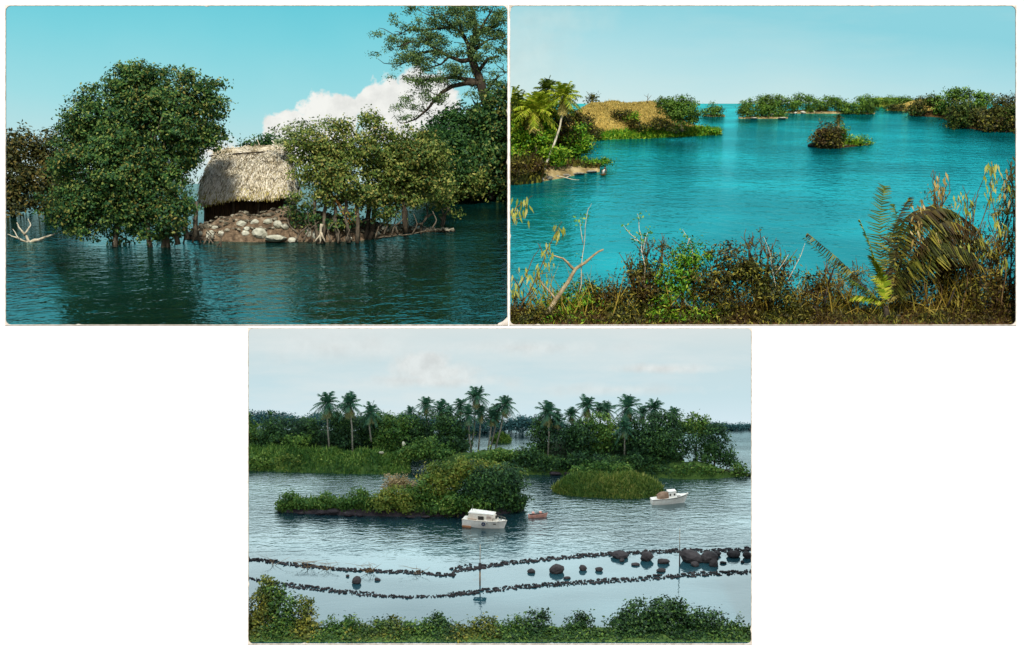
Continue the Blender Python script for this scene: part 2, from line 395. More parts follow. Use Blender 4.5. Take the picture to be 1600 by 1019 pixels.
def grass(c, name, label, grid, n, h, mat, rows=(0, 6), wd=.12, kind='stuff', cat='grass', lean=.35):
    """blades standing on a mound grid"""
    rng = RNG(); R, N, _ = grid.shape
    fj = rng.uniform(rows[0], min(rows[1], R - 1.01), n); fi = rng.uniform(0, N - 1.01, n); j = fj.astype(int); i = fi.astype(int); a = (fj - j)[:, None]; b = (fi - i)[:, None]
    p = grid[j, i] * (1 - a) * (1 - b) + grid[j + 1, i] * a * (1 - b) + grid[j, i + 1] * (1 - a) * b + grid[j + 1, i + 1] * a * b
    H = h * kk(p[:, 1].mean()) * rng.uniform(.5, 1.2, n)[:, None]
    cl = np.sin(p[:, 0] * 9)[:, None] * .25
    t = np.array([0, 0, 1.]) + rng.normal(size=(n, 3)) * lean + cl * np.array([1, 0, 0]); t /= np.linalg.norm(t, axis=1)[:, None]
    s = np.cross(t, rng.normal(size=(n, 3)) + np.array([0, 1.5, 0])); s /= np.linalg.norm(s, axis=1)[:, None]; s *= H * wd
    m = p + t * H * .55; e = p + t * H + rng.normal(size=(n, 3)) * H * .25
    q = np.concatenate([np.stack([p - s, p + s, m + s * .8, m - s * .8], 1), np.stack([m - s * .8, m + s * .8, e + s * .1, e - s * .1], 1)])
    o = quads(name, crop(q, c), mat); tag(o, label, cat, None, kind); return o
def on_grid(g, px, py):
    """depth of the mound surface (front half) seen at a photo point"""
    h = g[:5].reshape(-1, 3); X = h[:, 0] / (D + h[:, 1]) * D * 100 + 800; Y = 509.5 - h[:, 2] / (D + h[:, 1]) * D * 100
    return h[np.argmin((X - px) ** 2 + (Y - py) ** 2 * 4), 1]
def stone(c, label, px, py, w_, h_, mat, group, name='rock', cat='rock', sink=.25, d=None):
    """one boulder: px centre, py foot, width and height in photo units"""
    rng = RNG(); d = c.depth(py) if d is None else (c.conv(d) if c is BT else d); k = kk(d); ctr = W(px, py - h_ * (.5 - sink * .5), d)
    mb = MB(); mb.rock((0, 0, 0), np.array([1, .8, 1.]), rng); A = np.array(mb.V); A = (A - (A.min(0) + A.max(0)) / 2) / (A.max(0) - A.min(0)) * np.array([w_, w_ * .8, h_ * 1.05]) * k; mb.V = [tuple(v) for v in A]
    o = mb.build(name, mat, None, (0, 0, 0)); o.location = ctr; tag(o, label, cat, group); return o
def sticks(c, lines, d, r, mat, name, label, cat, group=None, leaves=None, lm=None, kind=None):
    """a plant or dead wood drawn as bent stems: lines = lists of (px, py)"""
    rng = RNG(); d = c.conv(d) if d > 3 and c is TR else d; k = kk(d); mb = MB()
    o0 = W(*lines[0][0][:2], d)
    for ln in lines:
        dd = rng.uniform(-.06, .06); P = []
        for a, b in zip(ln, ln[1:]): P += jpath(rng, W(*a[:2], d + dd), W(*b[:2], d + dd), 4, .03)[:-1]
        P.append(W(*ln[-1][:2], d + dd)); rr = r if len(ln[0]) < 3 else ln[0][2]
        mb.tube(P, [rr * k * (1.1 - .75 * i / (len(P) - 1)) for i in range(len(P))], 5)
    if leaves is None: 
        o = mb.build(name, mat, None, o0, True); o.location = o0; return tag(o, label, cat, group)
    root = empty(name, o0); tag(root, label, cat, group); mb.build('stem', mat, root, o0, True)
    q = crop(leaves, c); quads('foliage', q, lm, root, o0); return root

# ------------------------------------------------------------------ the white mount with its three openings, the cards' paper edges
M_paper = plainmat('white paper', (252, 252, 250), .9, .1, (249, 249, 247))
M_edge = plainmat('worn card edge', (226, 217, 203), .9, .1, (190, 178, 160))
def mount():
    xs = [-6, 8, 387, 794.2, 795.8, 1175, 1588, 1606]; ys = [-2, 8, 508.6, 512, 1007, 1500]
    X0, X1 = -900, 2500
    def cell(i, j):
        cx = (xs[i] + xs[i + 1]) / 2; cy = (ys[j] + ys[j + 1]) / 2
        if 8 < cx < 794.2 and 8 < cy < 508.6: return False
        if 795.8 < cx < 1588 and 8 < cy < 508.6: return False
        if 387 < cx < 1175 and 512 < cy < 1007: return False
        return True
    V = []; F = []; idx = {}
    def vid(i, j, y):
        key = (i, j, y)
        if key not in idx:
            x = xs[i]
            x = X0 if i == 0 else (X1 if i == len(xs) - 1 else x)
            idx[key] = len(V); V.append(((x - 800) * .01, y, (509.5 - ys[j]) * .01))
        return idx[key]
    occ = {(i, j) for i in range(len(xs) - 1) for j in range(len(ys) - 1) if cell(i, j)}
    for (i, j) in occ:
        a, b, c_, d_ = [(i, j), (i + 1, j), (i + 1, j + 1), (i, j + 1)]
        F.append(tuple(vid(*p, 0.) for p in (d_, c_, b, a))); F.append(tuple(vid(*p, .03) for p in (a, b, c_, d_)))
        for nb, (p, q) in (((i, j - 1), (a, b)), ((i + 1, j), (b, c_)), ((i, j + 1), (c_, d_)), ((i - 1, j), (d_, a))):
            if nb not in occ: F.append((vid(*p, 0.), vid(*q, 0.), vid(*q, .03), vid(*p, .03)))
    o = link('wall', mesh_np('wall', V, F, M_paper)); tag(o, 'plain white backing sheet the three views are set into', 'backing sheet', None, 'structure')
mount()
def divider():
    m = MB(); V = []
    for x in (-.0535, -.0475): V += [(x, .031, -.012), (x, 14.2, -.012), (x, 14.2, 8.2), (x, .031, 5.1)]
    m.add(V, [(0, 1, 2, 3), (7, 6, 5, 4), (0, 4, 5, 1), (1, 5, 6, 2), (2, 6, 7, 3), (3, 7, 4, 0)]); o = m.build('wall', M_paper); tag(o, 'thin white divider between the two upper views', 'divider', None, 'structure')
divider()
def card_edge(label, x0, y0, x1, y1, wd, rad, seed, torn=None):
    """thin worn paper rim with rounded inner corners, lying on the mount"""
    rng = np.random.default_rng(seed); inner = []; outer = []
    cx = [(x1 - rad, y0 + rad, -90), (x1 - rad, y1 - rad, 0), (x0 + rad, y1 - rad, 90), (x0 + rad, y0 + rad, 180)]
    for q, (ax, ay, a0) in enumerate(cx):
        for i in range(7):
            an = math.radians(a0 + 15 * i); rr = rad
            ix, iy = ax + math.cos(an) * rr, ay + math.sin(an) * rr
            ox, oy = ax + math.cos(an) * rad * 1.0, ay + math.sin(an) * rad
            # outer corner follows a smaller radius just outside
            sq = (rad + wd) / max(abs(math.cos(an)), abs(math.sin(an))); ox = ax + math.cos(an) * sq; oy = ay + math.sin(an) * sq
            inner.append((ix, iy)); outer.append((ox, oy))
        n = [(ax, ay)]
        nx = cx[(q + 1) % 4]; e0 = inner[-1]; an = math.radians(nx[2]); e1 = (nx[0] + math.cos(an) * rad, nx[1] + math.sin(an) * rad)
        ln = math.hypot(e1[0] - e0[0], e1[1] - e0[1]); m = int(ln / 5); nrm = (math.cos(an), math.sin(an))
        for i in range(1, m):
            t = i / m; w_ = max(0, rng.normal(0, .09)) + (1.2 if rng.random() < .008 else 0); x = e0[0] + (e1[0] - e0[0]) * t; y = e0[1] + (e1[1] - e0[1]) * t
            inner.append((x - nrm[0] * w_, y - nrm[1] * w_)); outer.append((x + nrm[0] * wd, y + nrm[1] * wd))
    n = len(inner); V = []; F = []
    to = lambda p, y: ((p[0] - 800) * .01, y, (509.5 - p[1]) * .01)
    for ring, y in ((inner, -.012), (outer, -.012), (outer, .012), (inner, .012)): V += [to(p, y) for p in ring]
    for r in range(4):
        for i in range(n): F.append((r * n + i, r * n + (i + 1) % n, ((r + 1) % 4) * n + (i + 1) % n, ((r + 1) % 4) * n + i))
    if torn:
        o = len(V); k = len(torn); V += [to(p, -.014) for p in torn] + [to(p, .01) for p in torn]
        F.append(tuple(o + i for i in range(k))); F.append(tuple(o + k + i for i in reversed(range(k))))
        F += [(o + i, o + k + i, o + k + (i + 1) % k, o + (i + 1) % k) for i in range(k)]
    ob = link('postcard', mesh_np('postcard', V, F, M_edge)); tag(ob, label, 'postcard')
card_edge('paper edge of the postcard with the thatched hut among trees', 9.3, 9.3, 792.8, 507.3, 1.3, 8, 1, [(794, 494), (790, 498), (786, 502), (779, 505), (777, 507.5), (794, 507.5)])
card_edge('paper edge of the postcard with the turquoise lake and tan hill', 797.1, 9.3, 1586.8, 507.3, 1.3, 8, 2, [(795.5, 7.5), (803, 8), (799, 12), (797, 20), (795.5, 24)])
card_edge('paper edge of the postcard with the moored white boats', 388.3, 513.3, 1173.7, 1005.8, 1.3, 7, 3)

# ------------------------------------------------------------------ skies and waters
M_sky1 = skymat('sky of hut view', 2.2, 7.7, [(0, (222, 232, 228)), (.22, (196, 226, 228)), (.5, (160, 221, 228)), (.78, (126, 211, 223)), (1, (98, 201, 217))],
                ell=[(x * 1.166, z * 1.166, rx * 1.166, rz * 1.166, sf) for x, z, rx, rz, sf in [(-4.5, 4.05, .7, .42, .16), (-3.75, 4.2, .8, .62, .16), (-2.45, 4.45, .8, .66, .15), (-1.8, 4.6, .7, .74, .15), (-2.2, 4.0, 1.3, .45, .4), (-4.3, 3.6, 1.5, .4, .6), (-1.1, 3.9, .9, .5, .5), (-6., 3.5, .8, .4, .8)]], ccol=(250, 247, 241), ex=.01)
M_sky2 = skymat('sky of bay view', 5.4, 8.3, [(0, (216, 235, 233)), (.3, (196, 229, 232)), (.65, (172, 221, 229)), (1, (142, 211, 223))],
                ell=[(.35, 6.7, 1.9, 1.6, 3.), (.9, 7.6, 2.4, .5, 3.)], ccol=(226, 233, 226), ex=.035, streak=.12)
M_sky3 = skymat('sky of boats view', -2.3, -.05, [(0, (212, 232, 240)), (.3, (200, 225, 232)), (.65, (200, 222, 227)), (1, (216, 226, 226))],
                ell=[(-2.1, -.95, .95, .42, .5), (-1.5, -1.1, 1.1, .34, .6), (-1.8, -1.28, 2.1, .22, .8), (3.4, -1., 1.8, .16, .8), (.3, -.5, 2.7, .22, 1.2), (-4., -.5, 2., .5, 1.5), (2.6, -1.5, 2.6, .2, 1.4)], ccol=(228, 234, 233), streak=.55, strength=1.)
M_ceil_glow = skymat('added overcast ceiling glow', -9, 9, [(0, (226, 236, 240)), (1, (226, 236, 240))], strength=1.95)  # unseen glowing ceiling, added to brighten the boats view and its water
def sheet(name, V, mat, label, cat):
    o = link(name, mesh_np(name, V, [(0, 1, 2, 3)], mat)); return tag(o, label, cat, None, 'structure')
sheet('sky', [(-18, 12.6, .5), (-.045, 12.6, .5), (-.045, 12.6, 17), (-18, 12.6, 17)], M_sky1, 'deep teal sky with low white cumulus behind the hut', 'sky')
sheet('sky', [(-.045, 14.02, 1.5), (20, 14.02, 1.5), (20, 14.02, 19), (-.045, 14.02, 19)], M_sky2, 'pale to turquoise clear sky over the bay', 'sky')
o = link('sky', mesh_np('sky', [(-13, 12.15, -5.6), (13, 12.15, -5.6), (13, 12.15, -.02), (-13, 12.15, -.02), (-13, .05, -.02), (13, .05, -.02)], [(0, 1, 2, 3), (3, 2, 5, 4)], [M_sky3, M_ceil_glow], midx=[0, 1]))
tag(o, 'hazy pale blue overcast sky behind the coconut palms with an added glowing ceiling', 'sky', None, 'structure')
M_w1 = watermat('dark teal lake', S(4, 38, 34), S(7, 56, 52), 12.4, 1.4, .6, 1.9, 34, .06, .5, (.26, .58, .58, 1))
M_w2 = watermat('turquoise lake', S(0, 104, 110), S(0, 138, 142), 14.3, 1.4, .55, 1.7, 40, .08, .34, (.05, .84, .86, 1), gfar=.82)
M_w3 = watermat('grey blue lake', S(28, 62, 72), S(38, 76, 86), 12.3, 1.3, .5, 2.0, 44, .05, .2, (.66, .8, .8, 1), gfar=.98, calm=3.5)
def plane(c, x0, x1, d1, mat, label):
    n = 2; V = [(x0, .035, c.z(.035)), (x1, .035, c.z(.035)), (x1, d1, c.z(d1)), (x0, d1, c.z(d1))]
    sheet('water', V, mat, label, 'water')
plane(TL, -17, -.045, 12.58, M_w1, 'dark teal rippled lake water in front of the hut')
plane(TR, -.045, 17, 14.0, M_w2, 'bright turquoise lake water of the bay')
plane(BT, -12, 12, 12.1, M_w3, 'pale silvery lake water around the white boats')

# ------------------------------------------------------------------ shared materials
BARK = roughmat('grey bark', [(58, 50, 40), (96, 86, 70), (140, 128, 108)], 14, .9, .5, (1, 1, .3))
BARKD = roughmat('dark bark', [(38, 32, 26), (62, 54, 42), (90, 78, 60)], 14, .9, .5, (1, 1, .3))
PALE = roughmat('bleached wood', [(150, 136, 108), (196, 184, 156), (226, 218, 196)], 12, .85, .3, (1, 1, .4))
TWIG = roughmat('brown twig', [(62, 46, 26), (98, 76, 44), (128, 104, 62)], 10, .9, .3)
G1 = leafmat('deep green leaves', [(34, 68, 38), (58, 98, 48), (94, 126, 56), (140, 150, 76)], 1.6, .2, second=[(30, 60, 40), (52, 92, 48), (104, 124, 56), (150, 134, 68)])
G1y = leafmat('olive leaves', [(64, 92, 42), (104, 126, 54), (144, 154, 72), (180, 174, 96)], 1.8, .25, second=[(52, 88, 44), (90, 114, 54), (134, 136, 62), (166, 150, 80)])
G1d = leafmat('brown green leaves', [(40, 46, 26), (66, 72, 34), (98, 90, 42), (120, 104, 52)], 1.6, .15)
G1m = leafmat('fresh green leaves', [(28, 62, 32), (48, 86, 40), (84, 116, 50)], 1.6, .2)
G1s = leafmat('olive fine leaves', [(56, 84, 46), (88, 114, 60), (124, 142, 80)], 1.6, .2)
PGL = leafmat('pale sprig leaves', [(126, 142, 96), (158, 166, 118), (104, 128, 80)], 1.6, .25)
EARTH = roughmat('brown earth and rubble', [(52, 44, 34), (92, 76, 58), (126, 106, 82), (164, 150, 126)], 9, .95, .9)
MUD = roughmat('dark shore mud', [(40, 34, 24), (66, 54, 36), (94, 78, 52)], 5, .95, .5)
STONEW = roughmat('pale lake stone', [(120, 120, 100), (186, 184, 162), (228, 224, 204)], 5, .9, .6)
STONEM = roughmat('mixed rubble stone', [(58, 54, 42), (104, 98, 80), (162, 154, 132)], 6, .9, .6, island=True)
STONED = roughmat('black lava stone', [(11, 11, 13), (24, 23, 26), (48, 46, 48)], 6, .85, .6, island=True)

# ================================================================== VIEW 1: hut among trees (upper left)
c = TL
tree(c, 'dark far tree nearest the left edge behind the fallen branch', [(-14, 240, 36, 36), (26, 228, 26, 26), (20, 280, 38, 40), (-30, 300, 40, 40), (28, 312, 34, 24)], (20, 336), 6.5, G1d, BARKD, group='far trees behind the fallen branch')
tree(c, 'brownish far tree directly left of the huge leafy tree', [(68, 232, 27, 24), (76, 270, 34, 36), (84, 310, 36, 26), (100, 260, 26, 30)], (74, 334), 6.5, G1d, BARKD, group='far trees behind the fallen branch')
tree(c, 'huge rounded dark green tree standing in the water left of the hut',
     poly([(160, 138), (180, 122), (205, 98), (240, 108), (272, 104), (300, 124), (340, 124), (346, 158), (334, 182), (350, 202), (372, 214), (345, 226), (326, 236), (304, 262), (302, 285), (298, 300), (298, 345), (292, 372), (250, 380), (180, 384), (120, 380), (95, 384), (90, 372), (108, 360), (74, 352), (72, 318), (90, 295), (72, 262), (92, 238), (84, 200), (100, 172), (120, 160)], (24, 46), 44, .32, 5) + [(185, 132, 26, 18), (212, 114, 28, 16), (150, 165, 30, 24), (118, 198, 24, 20), (104, 176, 10, 7), (136, 140, 9, 7), (276, 280, 24, 26), (280, 250, 22, 22), (334, 200, 16, 12), (322, 222, 18, 14), (334, 170, 18, 18), (300, 245, 14, 18), (304, 210, 24, 22), (355, 212, 12, 7), (288, 320, 14, 26), (200, 270, 80, 80, .12), (230, 190, 70, 55, .1), (220, 335, 70, 40, .1), (120, 320, 40, 40, .1)],
     (235, 386), 5.6, G1, BARK, r=4, limbs=False, cover=2.45, stems=[[(235, 387), None], [(180, 384), (190, 300)], [(255, 387), (250, 290)], [(278, 380), (272, 290)], [(262, 386), (268, 310)], [(292, 372), (290, 300)], [(305, 368), (306, 315)]])
# tree on the slope, far crowns
mound(c, 'hill', 'dark wooded slope at the right of the hut view', [(620, 300, 310), (690, 262, 309), (740, 205, 309), (800, 160, 309)], .75, MUD, 'hill', .03)
tree(c, 'fresh green rounded tree on the slope under the spreading crown', [(716, 205, 42, 34), (690, 245, 42, 40), (740, 185, 30, 24), (700, 215, 34, 30)], (705, 308), 6.2, G1m, BARKD, group='slope trees of the hut view')
tree(c, 'dense dark tree on the slope cut by the card edge', [(775, 180, 30, 34), (775, 235, 40, 48), (752, 265, 36, 36), (786, 150, 18, 22), (786, 290, 24, 20)], (768, 310), 6.2, G1, BARKD, group='slope trees of the hut view', d=6.4)
tree(c, 'low olive tree overhanging the dark shore right of the islet', [(690, 275, 40, 28), (725, 285, 36, 24), (668, 262, 28, 30)], (700, 312), 6.2, G1y, BARKD, group='slope trees of the hut view', d=6.2)
tree(c, 'shaded tree on the slope seen behind the yellowish bush', poly([(630, 215), (660, 200), (700, 190), (730, 215), (735, 270), (720, 304), (650, 304), (625, 280)], (16, 30), 18, .2, 21), (680, 311), 5.2, G1m, BARKD, group='slope trees of the hut view', d=6.15)
# big spreading tree
def spreading():
    rng = RNG(); d = TL.conv(6.55); k = kk(d); foot = W(764, 168, d); root = empty('spreading_tree', foot)
    tag(root, 'tall spreading tree with bare limbs and airy flat crown on the slope', 'tree')
    L = [([(764, 172), (756, 148), (749, 122), (740, 100), (735, 86), (738, 70), (746, 55), (757, 46), (778, 40), (800, 36)], 8.5, 2),
         ([(735, 86), (732, 70), (722, 52), (708, 42), (694, 30), (684, 22)], 4.2, .8), ([(708, 42), (690, 44), (664, 47), (638, 46), (622, 56)], 2.6, .6),
         ([(738, 92), (722, 96), (702, 88), (684, 79), (660, 82), (640, 94), (620, 104)], 4., .8), ([(684, 79), (664, 66), (642, 66), (620, 74)], 2.4, .6),
         ([(752, 128), (730, 124), (706, 121), (676, 125), (648, 127), (628, 118)], 4.2, .8), ([(749, 130), (728, 130), (706, 135), (690, 145), (678, 158), (668, 171), (650, 186), (634, 192)], 4.4, 1.),
         ([(738, 70), (744, 40), (740, 18), (736, 8)], 3.6, .8), ([(746, 55), (760, 30), (770, 14)], 3, .7), ([(749, 110), (762, 92), (780, 88), (800, 82)], 3.4, 1.),
         ([(757, 148), (768, 132), (780, 118), (800, 110)], 3., .8), ([(735, 86), (748, 72), (764, 62), (790, 58)], 3.2, .9), ([(764, 172), (776, 150), (790, 138)], 5, 1.5), ([(722, 52), (716, 30), (712, 14)], 2.4, .6),
         ([(702, 88), (690, 100), (672, 106), (654, 110)], 2., .5), ([(757, 160), (744, 164), (730, 176)], 3., .8)]
    mb = MB(); tips = []
    for ln, r0, r1 in L:
        P = []; dd = rng.uniform(-.25, .25); n = len(ln)
        for i, (x, y) in enumerate(ln): P.append(W(x, y, d + dd * i / n))
        keep = [p for p in P if p[0] < -.09]
        if len(keep) > 1: mb.tube(keep, [k * (r0 + (r1 - r0) * i / (len(P) - 1)) for i in range(len(keep))], 7)
        tips += [(p, i / n) for i, p in enumerate(P) if i >= n * .4]
        for i in range(1, n):                        # side twigs
            for _ in range(3):
                a = P[i - 1] + (P[i] - P[i - 1]) * rng.random(); e = a + np.array([rng.normal() * .24 - .05, rng.normal() * .2, rng.uniform(-.02, .26)]) * (.6 + .5 * i / n)
                if max(a[0], e[0]) > -.09 or i < 3 and r0 > 5: continue
                mb.tube(jpath(rng, a, e, 4, .1), [k * f for f in (.9, .7, .5, .3)], 4); tips.append((e, 1))
    mb.build('trunk', BARKD, root, foot, True)
    bl = []
    for p, f in tips:
        for _ in range(1):
            q = p + rng.normal(size=3) * np.array([.13, .13, .07]) + (0, 0, .04); bl.append((q, np.array([.11, .1, .045]) * rng.uniform(.7, 1.4)))
    for (x, y, rx, ry) in [(690, 24, 40, 14), (725, 16, 40, 12), (760, 18, 34, 14), (655, 50, 34, 14), (625, 70, 22, 14), (632, 90, 26, 14), (660, 100, 30, 12), (690, 60, 30, 12), (700, 108, 34, 10), (780, 60, 18, 14), (660, 130, 24, 10), (644, 160, 22, 14), (780, 28, 16, 14), (720, 40, 30, 10)]:
        for _ in range(8):
            a = rng.normal(size=2) * .6; bl.append((W(x + rx * a[0], y + ry * a[1], d + rng.uniform(-.35, .35)), np.array([9, 9, 3.4]) * k * rng.uniform(.6, 1.3)))
    q = crop(leafcloud(rng, bl, 3.7 * k, 1.95, .5, .5, spr=.02), c); q = q[q[:, :, 2].max(1) < 9]
    quads('crown', q, G1s, root, foot)
spreading()
tree(c, 'small rounded far crown rising behind the thatched roof', [(412, 222, 22, 10), (390, 228, 10, 7), (434, 226, 14, 7), (410, 236, 40, 8)], (412, 306), 4.6, G1m, BARKD, d=6.9)
# islet
isl = mound(c, 'ground', 'low earth and stone islet under the thatched hut', [(292, 366, 374), (320, 348, 377), (350, 340, 378), (400, 334, 379), (450, 326, 378), (500, 336, 379), (560, 346, 377), (640, 354, 364), (705, 360, 362)], 1.0, EARTH, 'islet', .035)
def hut():
    d = c.depth(366) + .35; k = kk(d); org = W(385, 340, d); root = empty('thatched_hut', org); rng = RNG()
    tag(root, 'thatched hut with shaggy straw roof and dark low walls on islet', 'hut')
    straw = roughmat('straw thatch', [(112, 100, 76), (190, 176, 142), (226, 216, 188), (238, 230, 210)], 5, .95, .3, island=True)
    strawy = roughmat('yellow straw fringe', [(128, 112, 50), (176, 160, 80), (204, 190, 120)], 5, .95, .3, island=True)
    wallm = roughmat('dark cane wall', [(34, 26, 18), (62, 48, 32), (92, 72, 48)], 8, .95, .5, (6, 6, .4))
    dr, df, db = d + .55, d - .3, d + 1.2                       # ridge, front eave, back eave depths
    A0, A1 = W(336, 243, dr), W(449, 234, dr); E0, E1 = W(314, 314, df), W(452, 302, df); B0, B1 = E0 + (0.1, 1.5, .05), E1 + (0.1, 1.5, .05)
    body = MB(); up = np.array([0, 0, 1.])
    def surf(u, v):                                            # u along, v from ridge to eave, slightly bowed
        a = A0 + (A1 - A0) * u; e = E0 + (E1 - E0) * u; p = a + (e - a) * v
        bow = math.sin(math.pi * v) * .07 + .03 * math.sin(9 * u + 4 * v); return p + np.array([0, -.6 * bow, bow])
    N, R = 16, 10; V = [surf(i / N, j / R) for j in range(R + 1) for i in range(N + 1)]
    F = [(j * (N + 1) + i, (j + 1) * (N + 1) + i, (j + 1) * (N + 1) + i + 1, j * (N + 1) + i + 1) for j in range(R) for i in range(N)]; body.add(V, F)
    body.add([A0, A1, B1, B0], [(0, 1, 2, 3)]); body.add([A0, B0, E0], [(0, 1, 2)]); body.add([A1, E1, B1], [(0, 1, 2)])
    V = list(body.V); 
    q = []; mi = []
    for i in range(10500):                                       # straw stems, course on course
        u, v = rng.random(), rng.random() ** .9; fringe = rng.random() < .22
        if fringe: v = rng.uniform(.86, 1.02)
        p = surf(u, min(v, 1.)); dn = surf(u, min(v, 1)) - surf(u, max(0, min(v, 1) - .1)); dn /= np.linalg.norm(dn)
        if fringe: dn = dn * .5 + np.array([0, -.1, -.85])
        dn = dn + np.array([rng.normal() * .28, rng.normal() * .12 - .1, rng.normal() * .08]); dn /= np.linalg.norm(dn)
        l = (rng.uniform(.05, .17) if not fringe else rng.uniform(.05, .15)); s = np.array([1, .2, rng.normal() * .3]) * rng.uniform(.004, .009)
        p = p + np.array([0, -.02, .025]) * rng.random() * 1.6; e = p + dn * l + np.array([0, -.02, .015]) * rng.random()
        q.append([p - s, p + s, e + s * .6, e - s * .6]); mi.append(1 if (fringe and rng.random() < .75) else 0)
    for i in range(700):                                        # shaggy hip at the left end
        v = rng.random(); p = A0 + (E0 - A0) * v + np.array([rng.uniform(-.05, .1) - .09 * math.sin(math.pi * v), rng.uniform(0, .5) * v, rng.normal() * .03]); e = p + np.array([rng.uniform(-.1, .02), rng.normal() * .05, -rng.uniform(.08, .2)])
        s = np.array([.009, .003, .003]); q.append([p - s, p + s, e + s * .5, e - s * .5]); mi.append(0)
    for i in range(900):                                        # right gable end
        v = rng.random(); p = A1 + (E1 - A1) * v + np.array([rng.uniform(-.06, .04), rng.uniform(0, .9) * v - .03, rng.normal() * .03]); e = p + np.array([rng.uniform(-.03, .08), rng.normal() * .05 - .03, -rng.uniform(.08, .22)])
        s = np.array([.008, .003, .003]); q.append([p - s, p + s, e + s * .5, e - s * .5]); mi.append(0)
    roof = body.build('roof', straw, root, org)
    qq = quads('thatch', np.array(q), [straw, strawy], roof, org, mi)
    rc = MB(); P = [A0 + (A1 - A0) * t + np.array([0, -.03, .045 + .015 * math.sin(9 * t)]) for t in np.linspace(-.02, 1.02, 14)]; rc.tube(P, [.062 + .01 * math.sin(5 * i) for i in range(14)], 9)
    for i in range(420):
        t = rng.random(); p = A0 + (A1 - A0) * t + np.array([0, -.07, rng.uniform(.0, .1)]); e = p + np.array([rng.normal() * .09, -.03, rng.normal() * .05]); s = np.array([.003, 0, .009]); rc.add([p - s, e - s, e + s, p + s], [(0, 1, 2, 3)])
    rc.build('ridge_cap', straw, root, org)
    pole = MB(); pole.tube([A0 + (-.1, -.13, -.03), (A0 + A1) / 2 + (0, -.14, -.02), A1 + (.05, -.13, -.03)], [.016, .014, .014]); pole.build('ridge_pole', BARKD, root, org, True)
    w0, w1 = W(322, 348, d), W(444, 338, d); wl = MB(); Hh = .62
    wl.add([w0 + (0, 0, -.15), w1 + (0, 0, -.1), w1 + (0, 0, Hh), w0 + (0, 0, Hh), w0 + (.1, 1, -.1), w1 + (.1, 1, -.1), w1 + (.1, 1, Hh), w0 + (.1, 1, Hh)], [(0, 1, 2, 3), (4, 0, 3, 7), (1, 5, 6, 2), (5, 4, 7, 6)])
    for i in range(44):
        t = i / 43; p = w0 + (w1 - w0) * t + (0, -.015, 0); wl.tube([p + (0, 0, -.15), p + (rng.normal() * .01, 0, Hh * .95)], [.016, .014], 5)
    wl.build('wall', wallm, root, org)
    for t in (.0, .36, .68, 1.):
        m = MB(); p = w0 + (w1 - w0) * t + (0, -.12, 0); m.tube([p + (0, 0, -.12), p + (.01, 0, Hh * .9)], [.026, .022]); m.build('post', BARKD, root, org, True)
hut()
def rubble(g, n, name, label, mat, r0, xlo, xhi):
    rng = RNG(); mb = MB()
    for _ in range(n):
        j = rng.integers(0, 5); i = rng.integers(0, g.shape[1]); p = g[j, i] + rng.normal(size=3) * np.array([.03, .02, .0]); r = r0 * rng.uniform(.5, 1.3)
        if not xlo < p[0] < xhi: continue
        mb.rock(p + (0, 0, .1 * r), np.array([r * 1.2, r, r * .7]), rng)
    o = mb.build(name, mat); tag(o, label, 'rubble', None, 'stuff')
ICO_ = ICO; ICO = _ico(1)
rubble(isl, 750, 'rubble', 'small broken stones strewn over the hut islet', STONEM, .055, -7, 0)
ICO = ICO_
G_ = 'pale stones on the hut islet'
for px, py, w_, h_, lb in [(378, 352, 15, 9, 'pale stone on the earth slope below the hut left corner'), (398, 349, 12, 8, 'rounded pale stone in the row under the hut wall'), (419, 349, 13, 9, 'whitish stone at the middle of the upper stone row'), (434, 353, 13, 10, 'greyish stone at the right end of the upper stone row'), (384, 369, 12, 12, 'upright pale stone at the left of the waterline stones'), (406, 369, 22, 14, 'largest white boulder at the waterline below the hut'), (431, 375, 30, 10, 'long flat pale stone lying at the water below the hut'), (386, 358, 9, 6, 'small pale stone between the two stone rows'), (445, 356, 11, 8, 'small brown grey stone where the earth slope meets the bushes'), (482, 370, 10, 16, 'narrow standing pale stone under the middle bushes'), (494, 372, 11, 14, 'white standing stone beside the pale forked root'), (328, 374, 11, 16, 'pale block stone left of the stone rows near the water'), (312, 366, 9, 7, 'small pale stone left of the hut under the big tree'), (346, 366, 9, 7, 'small shaded stone below the hut left post'), (458, 377, 14, 8, 'dark low stone at the water left of the forked root'), (336, 357, 9, 6, 'grey stone at the foot of the hut wall'), (600, 359, 10, 8, 'small pale stone on the low spit right of the leaning poles'), (614, 359, 13, 10, 'pale stone next to the white stump on the spit'), (590, 366, 9, 6, 'low stone at the water right of the dark tree trunks'), (545, 375, 10, 8, 'small pale stone at the feet of the dark trunks'), (655, 358, 10, 6, 'flat stone at the end of the spit')]:
    stone(c, lb, px, py + 2, w_ * 1.15, h_ * 1.15, STONEW, G_, d=on_grid(isl, px, py - 1) - .02)
tree(c, 'olive leafed bushy tree immediately right of the thatched hut', poly([(446, 228), (452, 206), (478, 196), (500, 208), (512, 198), (530, 190), (536, 180), (545, 192), (566, 178), (582, 184), (590, 210), (600, 250), (590, 300), (570, 332), (540, 320), (520, 336), (490, 318), (465, 322), (450, 290), (448, 250)], (14, 32), 34, .25, 8) + [(512, 258, 48, 44, .15)],
     (503, 380), 5.4, G1y, BARK, limbs=False, r=3.2, cover=2.5, stems=[[(503, 380), (510, 280)], [(498, 379), (492, 300)], [(545, 377), (540, 300)], [(558, 378), (556, 300)], [(530, 376), (520, 310)]])
